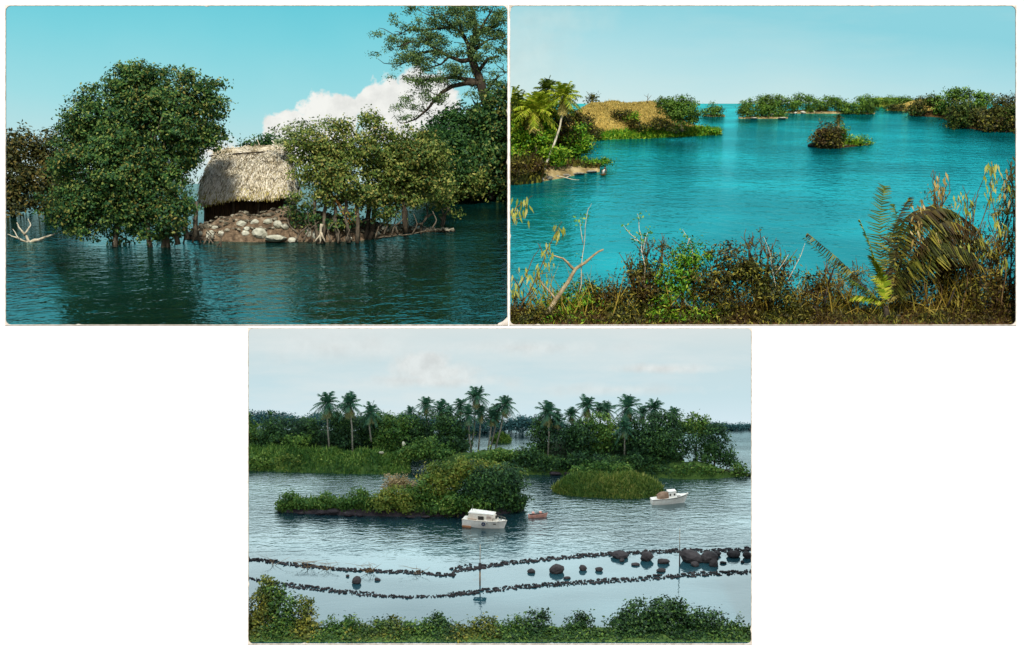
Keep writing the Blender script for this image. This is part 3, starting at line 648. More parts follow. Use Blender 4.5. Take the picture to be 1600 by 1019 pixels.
tree(c, 'yellowish bushy tree with dark trunks at the islet right end', poly([(575, 235), (584, 205), (596, 194), (606, 208), (630, 200), (648, 190), (664, 204), (684, 212), (700, 250), (704, 290), (690, 312), (668, 318), (650, 332), (628, 318), (612, 346), (590, 340), (575, 310), (565, 270)], (14, 32), 34, .25, 9) + [(630, 255, 48, 44, .15)],
     (571, 374), 5.4, G1y, BARKD, limbs=False, r=4.2, cover=2.5, stems=[[(571, 375), (575, 280)], [(578, 374), (590, 290)], [(635, 362), (628, 290)]])
shrub(c, 'pale thin sapling rising above the roof right corner', [(452, 208, 20, 14), (466, 200, 14, 10), (446, 226, 14, 12), (500, 195, 10, 9), (515, 190, 12, 8)], (458, 376), 5.2, PGL, BARK, r=1.2, cover=1.2, d=4.6)
shrub(c, 'small green shrub over the water at the spit tip', [(690, 322, 22, 12), (700, 300, 14, 12), (708, 335, 12, 6), (676, 312, 12, 10)], (692, 352), 5.4, G1y, BARK, r=1.6, cover=1.6, stems=[[(692, 353), (700, 318)], [(688, 352), (694, 325)]])
shrub(c, 'low dark shrub at the foot of the dark trunks', [(478, 345, 24, 14), (520, 350, 18, 14), (460, 330, 14, 10), (600, 340, 16, 12), (545, 340, 18, 16)], (500, 378), 5.6, G1, BARK, r=1.4, cover=1.7)
dP = c.depth(377)
for a, b, lb in [((512, 294), (554, 346), 'uppermost orange pole leaning on the islet'), ((516, 302), (551, 350), 'middle orange pole leaning on the islet'), ((524, 312), (548, 352), 'shortest orange pole leaning on the islet'), ((556, 318), (556, 348), 'upright orange pole propping the leaning ones')]:
    sticks(c, [[a, b]], dP - .2, 1.5, roughmat('orange cane', [(150, 100, 50), (190, 140, 80)], 8), 'pole', lb, 'pole', 'orange poles on the islet')
sticks(c, [[(503, 350), (501, 366), (492, 378)], [(501, 364), (508, 378)], [(501, 366), (500, 380)]], dP - .25, 2.4, PALE, 'root', 'pale forked root reaching into the water', 'root')
sticks(c, [[(462, 378), (470, 362), (484, 350), (480, 330)], [(474, 378), (482, 360), (498, 346)], [(466, 366), (452, 352), (448, 340)], [(488, 378), (486, 360), (476, 344)], [(518, 380), (512, 362), (524, 344)], [(528, 380), (530, 362), (520, 340)], [(540, 378), (546, 360), (538, 338)]], dP - .3, 1.5, BARK, 'root', 'tangled brown prop roots under the olive bushy tree', 'root', 'prop roots at the hut islet')
sticks(c, [[(586, 373), (622, 367), (644, 366), (677, 358)], [(600, 366), (606, 350), (600, 332)], [(612, 366), (618, 352), (630, 342)], [(622, 366), (616, 350), (620, 330)], [(586, 374), (592, 354), (604, 344)], [(644, 366), (652, 350), (646, 334)], [(676, 358), (682, 344), (676, 330)]], dP + .05, 1.4, BARK, 'root', 'tangled grey roots and branches along the spit', 'root', 'prop roots at the hut islet')
sticks(c, [[(300, 380), (306, 360), (300, 340)], [(314, 382), (310, 362), (320, 346)], [(326, 384), (330, 366), (318, 350)], [(286, 384), (290, 366), (282, 346)], [(336, 386), (328, 374), (310, 370)]], dP - .15, 1.5, BARK, 'root', 'tangled prop roots at the right foot of the huge tree', 'root', 'prop roots at the hut islet')
sticks(c, [[(634, 364), (635, 330), (633, 326)]], c.depth(364) - .1, 4.5, PALE, 'tree_stump', 'upright pale broken stump at the right of the islet', 'stump')
sticks(c, [[(658, 366), (659, 350), (668, 338), (667, 312)], [(659, 350), (645, 352)], [(664, 340), (680, 334)]], c.depth(364) - .1, 2.6, BARK, 'dead_branch', 'bent grey dead branch standing in the water', 'branch', 'dead branches at the spit')
sticks(c, [[(691, 356), (694, 338), (702, 325)], [(693, 345), (684, 336)], [(694, 338), (690, 326)]], c.depth(356), 2., BARK, 'dead_branch', 'thin dead branch at the tip of the spit', 'branch', 'dead branches at the spit')
sticks(c, [[(346, 392), (345, 372), (352, 362)], [(345, 378), (334, 392)], [(345, 370), (330, 362)], [(318, 382), (326, 370), (340, 374)]], c.depth(385), 1.6, BARK, 'dead_branch', 'tangled dead twigs in the water below the hut left side', 'branch', 'dead branches at the spit')
sticks(c, [[(42, 379, 3.2), (60, 375), (90, 364)], [(46, 379, 2.2), (38, 366), (30, 356), (26, 348)], [(38, 366, 1.6), (48, 352), (44, 342)], [(40, 378, 1.6), (22, 370), (12, 366)], [(30, 374, 1.3), (20, 358)]], c.depth(379), 2.4, PALE, 'driftwood', 'pale fallen branch lying in the water at far left', 'driftwood')
# ================================================================== VIEW 2: turquoise bay (upper right)
c = TR
Y1 = leafmat('bright yellow green leaves', [(58, 104, 22), (96, 148, 30), (140, 172, 40), (176, 186, 60)], 1.6, .25, second=[(46, 96, 20), (80, 140, 28), (120, 168, 36), (164, 176, 50)])  # bright yellow green is the leaves' own colour
Y2 = leafmat('dark olive leaves', [(34, 36, 14), (56, 62, 20), (84, 90, 28), (150, 140, 52)], 2.4, .15, second=[(48, 34, 16), (66, 48, 22), (84, 66, 28), (140, 128, 48)])  # brown second tints put the view's dark brown shadows into the leaf colour
Y3 = leafmat('mid green far leaves', [(50, 84, 28), (80, 120, 38), (110, 148, 50), (134, 160, 62)], 2.5, .2, second=[(50, 68, 26), (76, 100, 34), (104, 134, 42)])
Y4 = leafmat('brown far leaves', [(46, 46, 20), (70, 70, 28), (92, 92, 36), (122, 118, 46)], 2.5, .15, second=[(40, 54, 20), (62, 82, 26), (88, 106, 36)])
YP = leafmat('yellow palm leaflets', [(104, 134, 26), (160, 174, 40), (206, 200, 78)], 2, .3)
YPd = leafmat('olive palm leaflets', [(52, 74, 22), (84, 104, 30), (120, 130, 44)], 2, .25)
YS = leafmat('straw leaflets', [(170, 150, 60), (206, 190, 110), (140, 120, 50)], 2, .3)
DRY = leafmat('dry hill grass', [(150, 128, 60), (180, 156, 78), (204, 182, 104), (132, 126, 58)], 3, .2)
TAN = roughmat('dry tan hill', [(126, 104, 46), (170, 144, 70), (198, 172, 96)], 4, .95, .5)
SAND = roughmat('pale shore sand', [(96, 82, 48), (146, 126, 82), (190, 172, 126)], 5, .95, .4)
BANKD = roughmat('dark brown bank', [(48, 32, 14), (76, 54, 24), (104, 80, 38)], 5, .95, .5)
GREENB = roughmat('green bank', [(70, 84, 24), (100, 116, 34), (128, 136, 48)], 5, .95, .5)
STONEG = roughmat('grey shore stone', [(104, 100, 86), (142, 136, 120), (190, 184, 166)], 6, .9, .6)
GOLD = leafmat('golden dry grass blades', [(100, 84, 26), (156, 132, 46), (200, 174, 78), (124, 126, 40)], 2, .3)
# far shores first
mound(c, 'hill', 'low hazy wooded ridge on the horizon of the bay', [(1345, 160, 166), (1365, 153, 167), (1400, 153, 168), (1430, 155, 169), (1470, 158, 169)], .35, GREENB, 'hill', .02)
FT = 'far trees on the bay islands'
def row(lst, base, L, mat, d=None, cover=2.6):
    for lb, bl, bx in lst: tree(c, lb, bl, (bx, base), L * .82, mat, BARKD, r=1.6, cover=cover, group=FT, d=d)
row([('small far tree at the left of the hazy horizon ridge', [(1368, 158, 12, 6), (1352, 160, 10, 5)], 1362), ('broad low far tree in the middle of the horizon ridge', [(1395, 157, 16, 6), (1412, 158, 12, 6)], 1400), ('pale far tree at the right of the horizon ridge', [(1432, 160, 12, 6), (1448, 160, 10, 6)], 1440)], 167, 3.4, Y3)
mound(c, 'hill', 'distant tan grassy slope between the horizon ridge and right shore', [(1385, 172, 173), (1400, 166, 174), (1425, 158, 174), (1450, 154, 174), (1480, 156, 174)], .4, TAN, 'hill', .02)
row([('brown shrubby tree on the point below the distant tan slope', [(1392, 168, 9, 5), (1408, 167, 10, 6)], 1398)], 173, 3.2, Y4)
islB = mound(c, 'ground', 'low shore of the long tree lined far island', [(1220, 174, 177), (1250, 172, 178), (1300, 173, 178), (1335, 174, 178)], .3, SAND, 'shore', .02)
row([('first leafy tree at the left of the long far island', [(1218, 164, 13, 13), (1214, 156, 9, 7)], 1220), ('light green tree on the long far island above white stones', [(1241, 162, 12, 12), (1247, 156, 9, 7), (1238, 170, 9, 6)], 1242), ('rounded olive tree in the middle of the long far island', [(1264, 162, 12, 11), (1264, 154, 8, 5), (1266, 170, 10, 6)], 1265), ('dark brown grove tree on the long far island', [(1284, 162, 10, 10), (1296, 161, 9, 10), (1290, 170, 12, 5)], 1290), ('green rounded tree at the right of the long far island', [(1311, 163, 13, 11), (1304, 157, 9, 6), (1314, 171, 12, 6)], 1312)], 176.5, 3.4, Y3)
islA = mound(c, 'ground', 'pale stony shore of the nearer far island', [(1154, 184, 185.5), (1170, 182, 186), (1200, 181, 186), (1233, 183, 185.5)], .35, SAND, 'shore', .02)
row([('brownish tree at the left tip of the nearer far island', [(1166, 170, 12, 12), (1160, 174, 8, 8), (1172, 162, 7, 6)], 1168), ('tallest dark topped tree of the nearer far island', [(1194, 156, 12, 8), (1192, 166, 14, 10), (1182, 172, 10, 10)], 1192), ('bright green tree in front on the nearer far island', [(1204, 170, 12, 11), (1206, 162, 8, 7), (1196, 177, 10, 5)], 1204), ('yellowish bush at the right of the nearer far island', [(1219, 175, 9, 7), (1212, 179, 8, 4)], 1218)], 184.5, 3.5, Y3)
def shed():
    d = c.depth(185); k = kk(d); o0 = W(1205, 183, d); root = empty('shelter', o0); tag(root, 'tiny pale roofed shelter on the far island shore', 'shelter')
    m = MB(); m.box(W(1205, 178.5, d), np.array([4.6, 3.5, .9]) * k, taper=.75); m.build('roof', STONEW, root, o0)
    for x in (1202, 1208):
        m = MB(); m.box(W(x, 182.3, d), np.array([.9, .9, 3.]) * k); m.build('post', SAND, root, o0)
shed()
mound(c, 'ground', 'sandy tip of the round wooded far islet', [(1318, 175, 178), (1350, 174, 178.5), (1369, 176, 178.5)], .3, SAND, 'shore', .02)
row([('broad round green tree on the far islet right of the long island', [(1348, 164, 16, 12), (1352, 156, 10, 6), (1342, 170, 14, 8), (1360, 170, 8, 6)], 1347), ('low brown bush at the left of the round far islet', [(1329, 171, 10, 7), (1322, 173, 8, 5)], 1328)], 178, 3.5, Y3)
for px, py, w_, h_, lb in [(1255, 177.5, 9, 5, 'white stone on the long far island shore'), (1272, 177, 4, 6, 'upright white stone on the long far island shore'), (1243, 177.5, 6, 3, 'small pale stone at the left of the far island shore'), (1178, 186, 12, 3, 'flat pale stone at the nearer far island left shore'), (1222, 186, 13, 3, 'flat pale stone at the nearer far island right tip')]:
    stone(c, lb, px, py, w_, h_, STONEW, 'pale stones on the far shores')
# right wooded shore
mound(c, 'ground', 'dark bank under the right hand wooded shore', [(1422, 178, 181), (1470, 172, 184), (1500, 172, 199), (1540, 170, 205), (1660, 170, 210)], .8, BANKD, 'shore', .03)
RT = 'trees of the right wooded shore'
for lb, bl, base, L, mt in [('olive tree at the left end of the right wooded shore', [(1438, 166, 16, 12), (1430, 174, 14, 8), (1452, 158, 12, 9)], (1440, 181), 3.8, Y4),
                            ('mid green tree on the right shore left of the flat crown', [(1470, 166, 18, 13), (1462, 158, 12, 8), (1476, 174, 14, 8)], (1470, 182), 3.8, Y3),
                            ('tall tree with flat green crown above the right wooded shore', [(1497, 144, 15, 7), (1508, 147, 10, 6), (1492, 152, 14, 8), (1500, 165, 18, 14)], (1500, 190), 3.8, Y3),
                            ('second flat crowned tree right of the tallest on the shore', [(1526, 150, 12, 6), (1538, 153, 12, 6), (1545, 158, 10, 6), (1530, 165, 18, 10)], (1530, 190), 3.8, Y3),
                            ('brown overhanging tree at the water of the right shore', [(1508, 182, 24, 15), (1490, 192, 14, 9), (1530, 186, 22, 16), (1500, 172, 20, 12)], (1512, 201), 4.4, Y4),
                            ('dark brown tree at the card edge on the right shore', [(1570, 168, 22, 18), (1590, 165, 18, 20), (1560, 185, 20, 16), (1600, 190, 30, 18)], (1575, 204), 4.4, Y4),
                            ('low olive bush at the water near the card right edge', [(1552, 195, 22, 10), (1582, 195, 22, 11), (1620, 195, 24, 14)], (1570, 206), 4.2, Y2)]:
    tree(c, lb, bl, base, L, mt, BARKD, r=2, cover=2.7, group=RT)
# far left: islet, big bush, hill
mound(c, 'ground', 'small sandy islet off the tan hill', [(1098, 180, 182), (1115, 178, 182.5), (1134, 180, 182.5)], .25, SAND, 'shore', .02)
row([('small round tree on the sandy islet off the tan hill', [(1112, 172, 12, 9), (1122, 175, 9, 6), (1104, 176, 7, 5)], 1114)], 182, 3.4, Y3)
hill = mound(c, 'hill', 'tan dry grass hill beside the bay', [(880, 196, 214), (895, 184, 217), (908, 173, 218), (925, 163, 218), (950, 162, 217), (985, 163, 216), (1022, 162, 214), (1036, 172, 213), (1060, 188, 211), (1085, 200, 209), (1125, 206, 208)], 1.1, TAN, 'hill', .015)
grass(c, 'grass', 'dry golden grass covering the tan hill', hill, 16000, 3.2, DRY, (0, 6), .2)
HS = 'shrubs on the tan hill'
for lb, bl, base, L, mt, dd in [('dark rounded shrub at the middle of the tan hill', [(966, 178, 10, 9), (978, 180, 9, 7)], (968, 188), 3.4, Y2, 7.3), ('wide olive shrub on the lower right of the tan hill', [(1030, 192, 14, 7), (1040, 196, 9, 5), (1018, 194, 9, 5)], (1030, 200), 3.4, Y2, 7.2), ('olive shrub on the lower middle of the tan hill', [(1000, 196, 12, 7), (990, 192, 8, 6)], (1000, 204), 3.4, Y2, 7.2), ('greenish shrub at the left foot of the tan hill', [(920, 200, 14, 12), (905, 196, 10, 10), (932, 208, 10, 7)], (918, 214), 3.6, Y2, 7.), ('small olive shrub high on the left of the tan hill', [(945, 172, 7, 5), (952, 176, 6, 4)], (946, 180), 3, Y4, 7.45), ('yellowish shrub beside the dark rounded one on the hill', [(986, 184, 9, 6), (994, 180, 6, 5)], (986, 192), 3, Y1, 7.25), ('small brown shrub at the right foot of the tan hill', [(1056, 202, 9, 4), (1066, 203, 7, 3)], (1056, 206), 3, Y4, 7.15), ('single dark round tree on top of the tan hill', [(928, 154, 8, 6), (922, 158, 6, 4)], (928, 164), 3.2, Y4, 7.7)]:
    shrub(c, lb, bl, base, L, mt, BARKD, group=HS, d=dd, cover=2.3, r=1.4)
sticks(c, [[(1013, 164), (1012, 152), (1006, 148)], [(1012, 156), (1018, 149)], [(1012, 153), (1013, 146)]], 7.6, .5, TWIG, 'dead_tree', 'tiny bare tree on the right shoulder of the tan hill', 'tree')
tree(c, 'broad dense green tree on the shore right of the tan hill', [(1056, 162, 24, 10), (1046, 170, 17, 13), (1074, 170, 20, 15), (1082, 184, 12, 12), (1062, 180, 18, 12), (1036, 160, 9, 7)], (1066, 203), 3.2, Y3, BARK, r=2.4, cover=3, d=7.15)
strip = mound(c, 'ground', 'low green shore strip at the foot of the tan hill', [(930, 214, 219), (960, 209, 218), (1000, 207, 217), (1060, 206, 214), (1100, 204, 212), (1126, 208, 210)], .35, GREENB, 'shore', .02)
grass(c, 'grass', 'bright green reeds along the shore strip', strip, 5000, 7, Y1, (0, 5), .2)
tree(c, 'low bright bush at the tip of the green shore strip', [(1108, 206, 12, 4), (1120, 207, 6, 4), (1095, 204, 9, 5)], (1106, 211), 3.2, Y1, BARKD, r=1, cover=2.3, name='shrub', cat='shrub')
# middle islet
mound(c, 'ground', 'dark stony base of the small islet in the bay', [(1262, 226, 229), (1280, 222, 231), (1310, 220, 232), (1340, 223, 229), (1362, 225, 226)], .35, BANKD, 'shore', .02)
tree(c, 'dark green dome shaped tree on the small mid bay islet', [(1292, 210, 17, 17), (1282, 216, 13, 13), (1303, 214, 13, 16), (1290, 224, 18, 7)], (1293, 231), 3.8, Y2, BARKD, cover=3.2, r=2)
palm(c, 'short stout palm with dark tuft rising from the mid bay islet', [(1310, 230), (1310, 210), (1310, 186)], 8, [Y2, Y4], SAND, 2.4, n=14, dry=3, nl=9, wd=.1)
shrub(c, 'leafy vine mass climbing the stout palm on the islet', [(1314, 204, 6, 16), (1316, 218, 7, 10)], (1314, 229), 3.4, Y1, BARKD, cover=2.4, r=1.)
shrub(c, 'bright yellow green bush on the right half of the islet', [(1330, 220, 12, 7), (1342, 221, 10, 7), (1318, 222, 8, 5)], (1334, 228), 3.6, Y1, BARKD, cover=2.8, r=1.2)
shrub(c, 'little yellow green bush at the right tip of the islet', [(1357, 221, 6, 6)], (1357, 226), 3.4, Y1, BARKD, cover=2.6, r=1.)
stone(c, 'dark flat stone at the islet left point', 1268, 229, 12, 4, STONED, 'islet stones'); stone(c, 'grey flat stone under the yellow bush on the islet', 1318, 229, 14, 4, STONEG, 'islet stones')
# left bank with palms
bank = mound(c, 'ground', 'sandy bank under the coconut palms', [(790, 262, 290), (830, 258, 287), (850, 256, 284), (880, 254, 279), (910, 258, 272), (938, 262, 269)], 1.0, SAND, 'bank', .03)
mound(c, 'ground', 'dark wooded rise behind the coconut palms', [(790, 185, 262), (840, 185, 262), (870, 190, 258), (900, 205, 246), (922, 222, 232)], 1.0, BANKD, 'bank', .05)
grass(c, 'grass', 'olive grass on the sandy bank', bank[:, :9], 2600, 16, Y2, (0, 5), .14)
grass(c, 'grass', 'thin olive weeds on the outer end of the sandy bank', bank[:, 8:], 1200, 7, Y2, (2, 7), .14)
dB = c.depth(270)
for lb, bl, base, L, mt, dd in [
    ('dark shaded tree behind the pale leaning palm', [(868, 190, 22, 26), (880, 220, 22, 20), (850, 185, 18, 22)], (870, 256), 5, Y2, 5.9),
    ('dark olive tree at the outer end of the palm bank', [(905, 195, 20, 18), (915, 212, 14, 14), (890, 182, 16, 14)], (905, 240), 4.4, Y2, 6.3),
    ('sunlit yellow green tree at the right of the palm bank', [(900, 222, 20, 16), (888, 240, 20, 16), (912, 232, 12, 12), (908, 205, 12, 10)], (895, 254), 4.6, Y1, 5.9),
    ('bright green bushy tree in front of the palms', [(838, 206, 26, 14), (828, 226, 22, 12), (850, 218, 20, 14), (824, 244, 20, 9), (858, 240, 14, 12)], (838, 264), 4.8, Y1, 5.5),
    ('bright green bush cut by the left card edge under palms', [(797, 235, 12, 14), (800, 212, 12, 14), (798, 195, 14, 12)], (802, 268), 4.8, Y1, 5.5),
    ('rounded green bush beside the foot of the leaning palm', [(866, 238, 16, 10), (876, 250, 14, 8), (862, 252, 10, 8)], (868, 262), 4.4, Y1, 5.4),
    ('dark undergrowth bush at the foot of the palm bank', [(806, 262, 16, 14), (826, 268, 18, 12), (842, 258, 14, 10)], (820, 282), 4.4, Y2, 5.2),
    ('low sunlit bush reaching over the water at the bank tip', [(930, 254, 20, 5), (946, 253, 10, 4), (915, 256, 12, 5)], (926, 263), 3.8, Y1, 5.75)]:
    tree(c, lb, bl, base, L, mt, BARKD, r=2, cover=2.9, group='trees of the palm bank', d=dd)
PG = 'coconut palms of the bay bank'
palm(c, 'pale leaning coconut palm with clear curved trunk on the bay bank', [(850, 268), (856, 250), (866, 225), (875, 198), (880, 168), (880, 150)], 23, [YP, YS], PALE, 1.7, PG, 28, 6, 5.35, 16)
palm(c, 'tallest coconut palm of the bay bank with dark top', [(846, 262), (850, 200), (854, 140)], 18, [YPd, YP], BARKD, 1.5, PG, 24, 5, 5.8, 15)
palm(c, 'bushy yellow palm with hanging fronds in the bay grove', [(840, 262), (836, 215), (834, 172)], 30, [YP, YS], BARK, 1.8, PG, 28, 8, 5.45, 16)
palm(c, 'green palm left of the yellow palm in the bay grove', [(812, 262), (812, 215), (810, 170)], 27, [YPd, YP], BARK, 1.8, PG, 26, 7, 5.65, 15)
palm(c, 'palm cut by the left card edge in the bay grove', [(798, 262), (798, 220), (798, 160)], 24, [YP, YPd], BARK, 1.8, PG, 26, 7, 5.8, 15)
palm(c, 'small palm below the tallest one in the bay grove', [(858, 262), (858, 215), (856, 168)], 22, [YP, YPd], BARK, 1.5, PG, 24, 6, 5.75, 15)
for px, py, w_, h_, lb in [(844, 283, 12, 9, 'largest grey stone at the foot of the bay palms'), (858, 281, 12, 7, 'pale grey stone right of the largest shore stone'), (870, 278, 10, 6, 'small grey stone in the middle of the sandy shore'), (884, 276, 14, 5, 'flat pale stone on the sandy shore'), (904, 273, 20, 4, 'long flat pale stone near the bank tip'), (924, 270, 18, 4, 'long low pale stone at the bank tip'), (851, 274, 8, 6, 'small stone behind the largest shore stone')]:
    stone(c, lb, px, py, w_, h_, STONEG, 'grey stones on the bay shore')
sticks(c, [[(874, 276), (888, 279), (905, 281)], [(884, 278), (892, 274)]], 5.3, 1., PALE, 'driftwood', 'thin pale driftwood stick at the bay shore', 'driftwood')
def dugout():
    d = c.depth(262) - .1; o0 = W(920, 260, d); m = MB(); P = [W(910, 256.5, d), W(916, 258.5, d), (W(922, 260.3, d)), W(930, 262, d)]; m.tube(P, [.008, .028, .03, .01], 8); m.build('log', roughmat('grey log', [(120, 104, 84), (172, 156, 130)], 8), None, o0, True).location = o0
    tag(bpy.data.objects['log'], 'pale grey log drawn up on the bank tip', 'log')
dugout()
def canoe_person():
    d = c.depth(275); k = kk(d); o0 = W(943, 273, d)
    m = MB(); m.tube([W(937.5, 271.5, d), W(940, 273, d), W(944, 273.3, d), W(948, 271.8, d)], [.004, .02, .02, .004], 8); o = m.build('canoe', BANKD, None, o0, True); o.location = o0; tag(o, 'tiny dark dugout canoe off the bank tip', 'canoe')
    # figure seated in it
    pts = [W(942.5, 271.5, d), W(943.2, 267, d), W(945, 264.5, d), W(945.6, 261.5, d)]
    m = MB(); m.tube(pts[:3], [.022, .026, .012], 8); m.tube(pts[2:], [.019, .016], 8, 1); m.tube([pts[2] + (-.01, 0, 0), W(940.5, 267, d), W(939.5, 270, d)], [.011, .009, .007], 6, 1); m.tube([pts[2], W(947.5, 267, d), W(946.5, 270, d)], [.011, .009, .007], 6, 1); m.tube([pts[0], W(946, 270.5, d)], [.016, .01], 6, 1)
    o = m.build('person', [plainmat('white shirt', (225, 220, 205)), plainmat('brown skin', (120, 84, 60))], None, pts[0], True); o.location = pts[0]; tag(o, 'tiny person in white sitting in the dark canoe', 'person')
canoe_person()
# foreground
fb = mound(c, 'ground', 'dark overgrown slope along the bottom of the bay view', [(790, 503, 508.3), (950, 500, 508.3), (1150, 498, 508.3), (1300, 500, 508.3), (1450, 497, 508.3), (1660, 497, 508.3)], .75, BANKD, 'bank', .05, 8, full=True)
rr_ = np.array(fb); fbg = rr_
grass(c, 'grass', 'warm golden dry grass tangled along the bay foreground', fb, 900, 58, GOLD, (3, 7.9), .014, lean=.55)
grass(c, 'grass', 'short brown weeds along the bottom edge of the bay view', fb, 3000, 13, Y2, (0, 5), .06, lean=.6)
FS = 'foreground shrubs of the bay view'
fgs = [('leafy bright green shrub above the bottom left of the bay', [(880, 478, 40, 24), (906, 462, 28, 24), (925, 478, 36, 26)], 890, 8.5, 'y', .55),
       ('dark leaved shrub right of the bleached branch', [(960, 470, 34, 30), (945, 452, 26, 18), (980, 485, 36, 24)], 962, 9, 'd', .5),
       ('brown topped rounded shrub with light leaves', [(1010, 440, 32, 34), (1000, 420, 20, 14), (1020, 470, 40, 30)], 1012, 9, 'd', .45),
       ('sunlit shrub with golden leaves rising in the middle foreground', [(1085, 402, 28, 22), (1065, 425, 32, 30), (1060, 455, 40, 34)], 1070, 9, 'y', .42),
       ('tall dark brown shrub in the middle foreground', [(1130, 415, 34, 30), (1110, 440, 40, 36), (1140, 460, 50, 36), (1165, 425, 26, 28)], 1130, 9, 'd', .4),
       ('dark shrub with dead stems left of the palm fronds', [(1190, 440, 34, 34), (1215, 460, 40, 34), (1240, 480, 36, 26)], 1205, 8.5, 'd', .4),
       ('low olive shrub under the dark drooping frond', [(1290, 475, 40, 28), (1265, 450, 26, 22), (1330, 490, 40, 20)], 1290, 8.5, 'd', .6),
       ('brown low shrub right of the yellow fronds', [(1430, 475, 44, 28), (1400, 492, 40, 18), (1470, 490, 40, 22)], 1430, 8.5, 'd', .65),
       ('dense dark brown mass of leaves below the drooping palm crown', [(1440, 420, 46, 40), (1480, 400, 40, 40), (1500, 450, 44, 40)], 1460, 8.5, 'd', .85),
       ('dark shrub in the bottom right corner of the bay view', [(1540, 470, 40, 36), (1575, 480, 36, 40), (1600, 450, 30, 40)], 1550, 9, 'd', .4),
       ('low dark shrub in the bottom left corner of the bay view', [(815, 494, 24, 12), (850, 494, 26, 14), (800, 482, 14, 14)], 830, 7.5, 'd', .3)]
for lb, bl, bx, L, kd, dd in fgs:
    x0, x1 = min(b[0] - b[2] for b in bl), max(b[0] + b[2] for b in bl)
    bl = bl + [(x, 497, 24, 16, -.12) for x in np.arange(x0 + 12, x1, 26)] + [(x, 505, 18, 9, .1 - dd) for x in np.arange(x0 + 6, x1, 22)]
    shrub(c, lb, bl, (bx, 506), L * .86, Y1 if kd == 'y' else Y2, TWIG, group=FS, d=dd, cover=2.6 if kd == 'd' else 2.3, r=2, asp=.34, spikes=16)
for lb, bl, bx, L, mt, dd in [('tall tangled golden scrub rising at the right card edge', [(1560, 380, 26, 50), (1575, 330, 16, 50), (1548, 430, 34, 40), (1590, 290, 14, 40)], 1560, 8, 'g', .5), ('olive scrub with thin stems right of the drooping palm crown', [(1520, 400, 24, 44), (1510, 360, 14, 40), (1530, 440, 34, 36)], 1522, 8, 'o', .75), ('loose golden scrub standing behind the drooping palm crown', [(1470, 330, 18, 34), (1480, 380, 28, 40), (1460, 300, 9, 22)], 1475, 8, 'g', 1.0), ('thin golden scrub between the brown shrubs and the palm', [(1310, 450, 26, 26), (1335, 440, 16, 24), (1290, 430, 14, 20)], 1312, 7.5, 'g', .7), ('sparse golden scrub above the dark middle shrubs', [(1200, 405, 18, 24), (1170, 390, 16, 22), (1225, 420, 18, 22)], 1195, 7.5, 'o', .6), ('sparse olive scrub left of the golden leaved shrub', [(1010, 400, 16, 22), (985, 425, 16, 20), (1035, 395, 12, 20)], 1008, 7.5, 'o', .6)]:
    shrub(c, lb, bl, (bx, 505), L, GOLD if mt == 'g' else Y2, TWIG, group='golden scrub of the bay view', d=dd, cover=1.05, r=1.3, asp=.24, spikes=22, up=.1)
M_BLEACH = roughmat('weathered branch', [(112, 96, 66), (158, 140, 104), (204, 190, 154)], 9, .9, .3)
sticks(c, [[(848, 498, 4.), (880, 452), (900, 420), (922, 404), (943, 390)], [(898, 422, 2.4), (880, 404), (858, 396)], [(870, 470, 2), (848, 445), (838, 420)]], .35, 4., M_BLEACH, 'dead_branch', 'thick bleached dead branch slanting up over the bay', 'branch')
def pods(lst, n, ln, rng, d):
    q = []
    for (x, y, sp) in lst:
        for _ in range(n):
            p = W(x + rng.normal() * sp, y + rng.normal() * sp, d + rng.uniform(-.1, .1)); l = ln * kk(d) * rng.uniform(.6, 1.2); s = np.array([l * .13, rng.normal() * l * .06, 0]); dn = np.array([rng.normal() * .3, rng.normal() * .2, -1.]) * l
            q += [[p, p + dn * .35 + s, p + dn, p + dn * .35 - s]]
    return np.array(q)
POD = leafmat('yellow green pods', [(150, 160, 50), (190, 190, 84), (206, 196, 120), (120, 140, 44)], 3, .35)
PODT = leafmat('tan dry pods', [(150, 124, 60), (196, 168, 96), (214, 196, 140)], 3, .35)
PB = 'pod bearing stems of the foreground'
r_ = RNG()
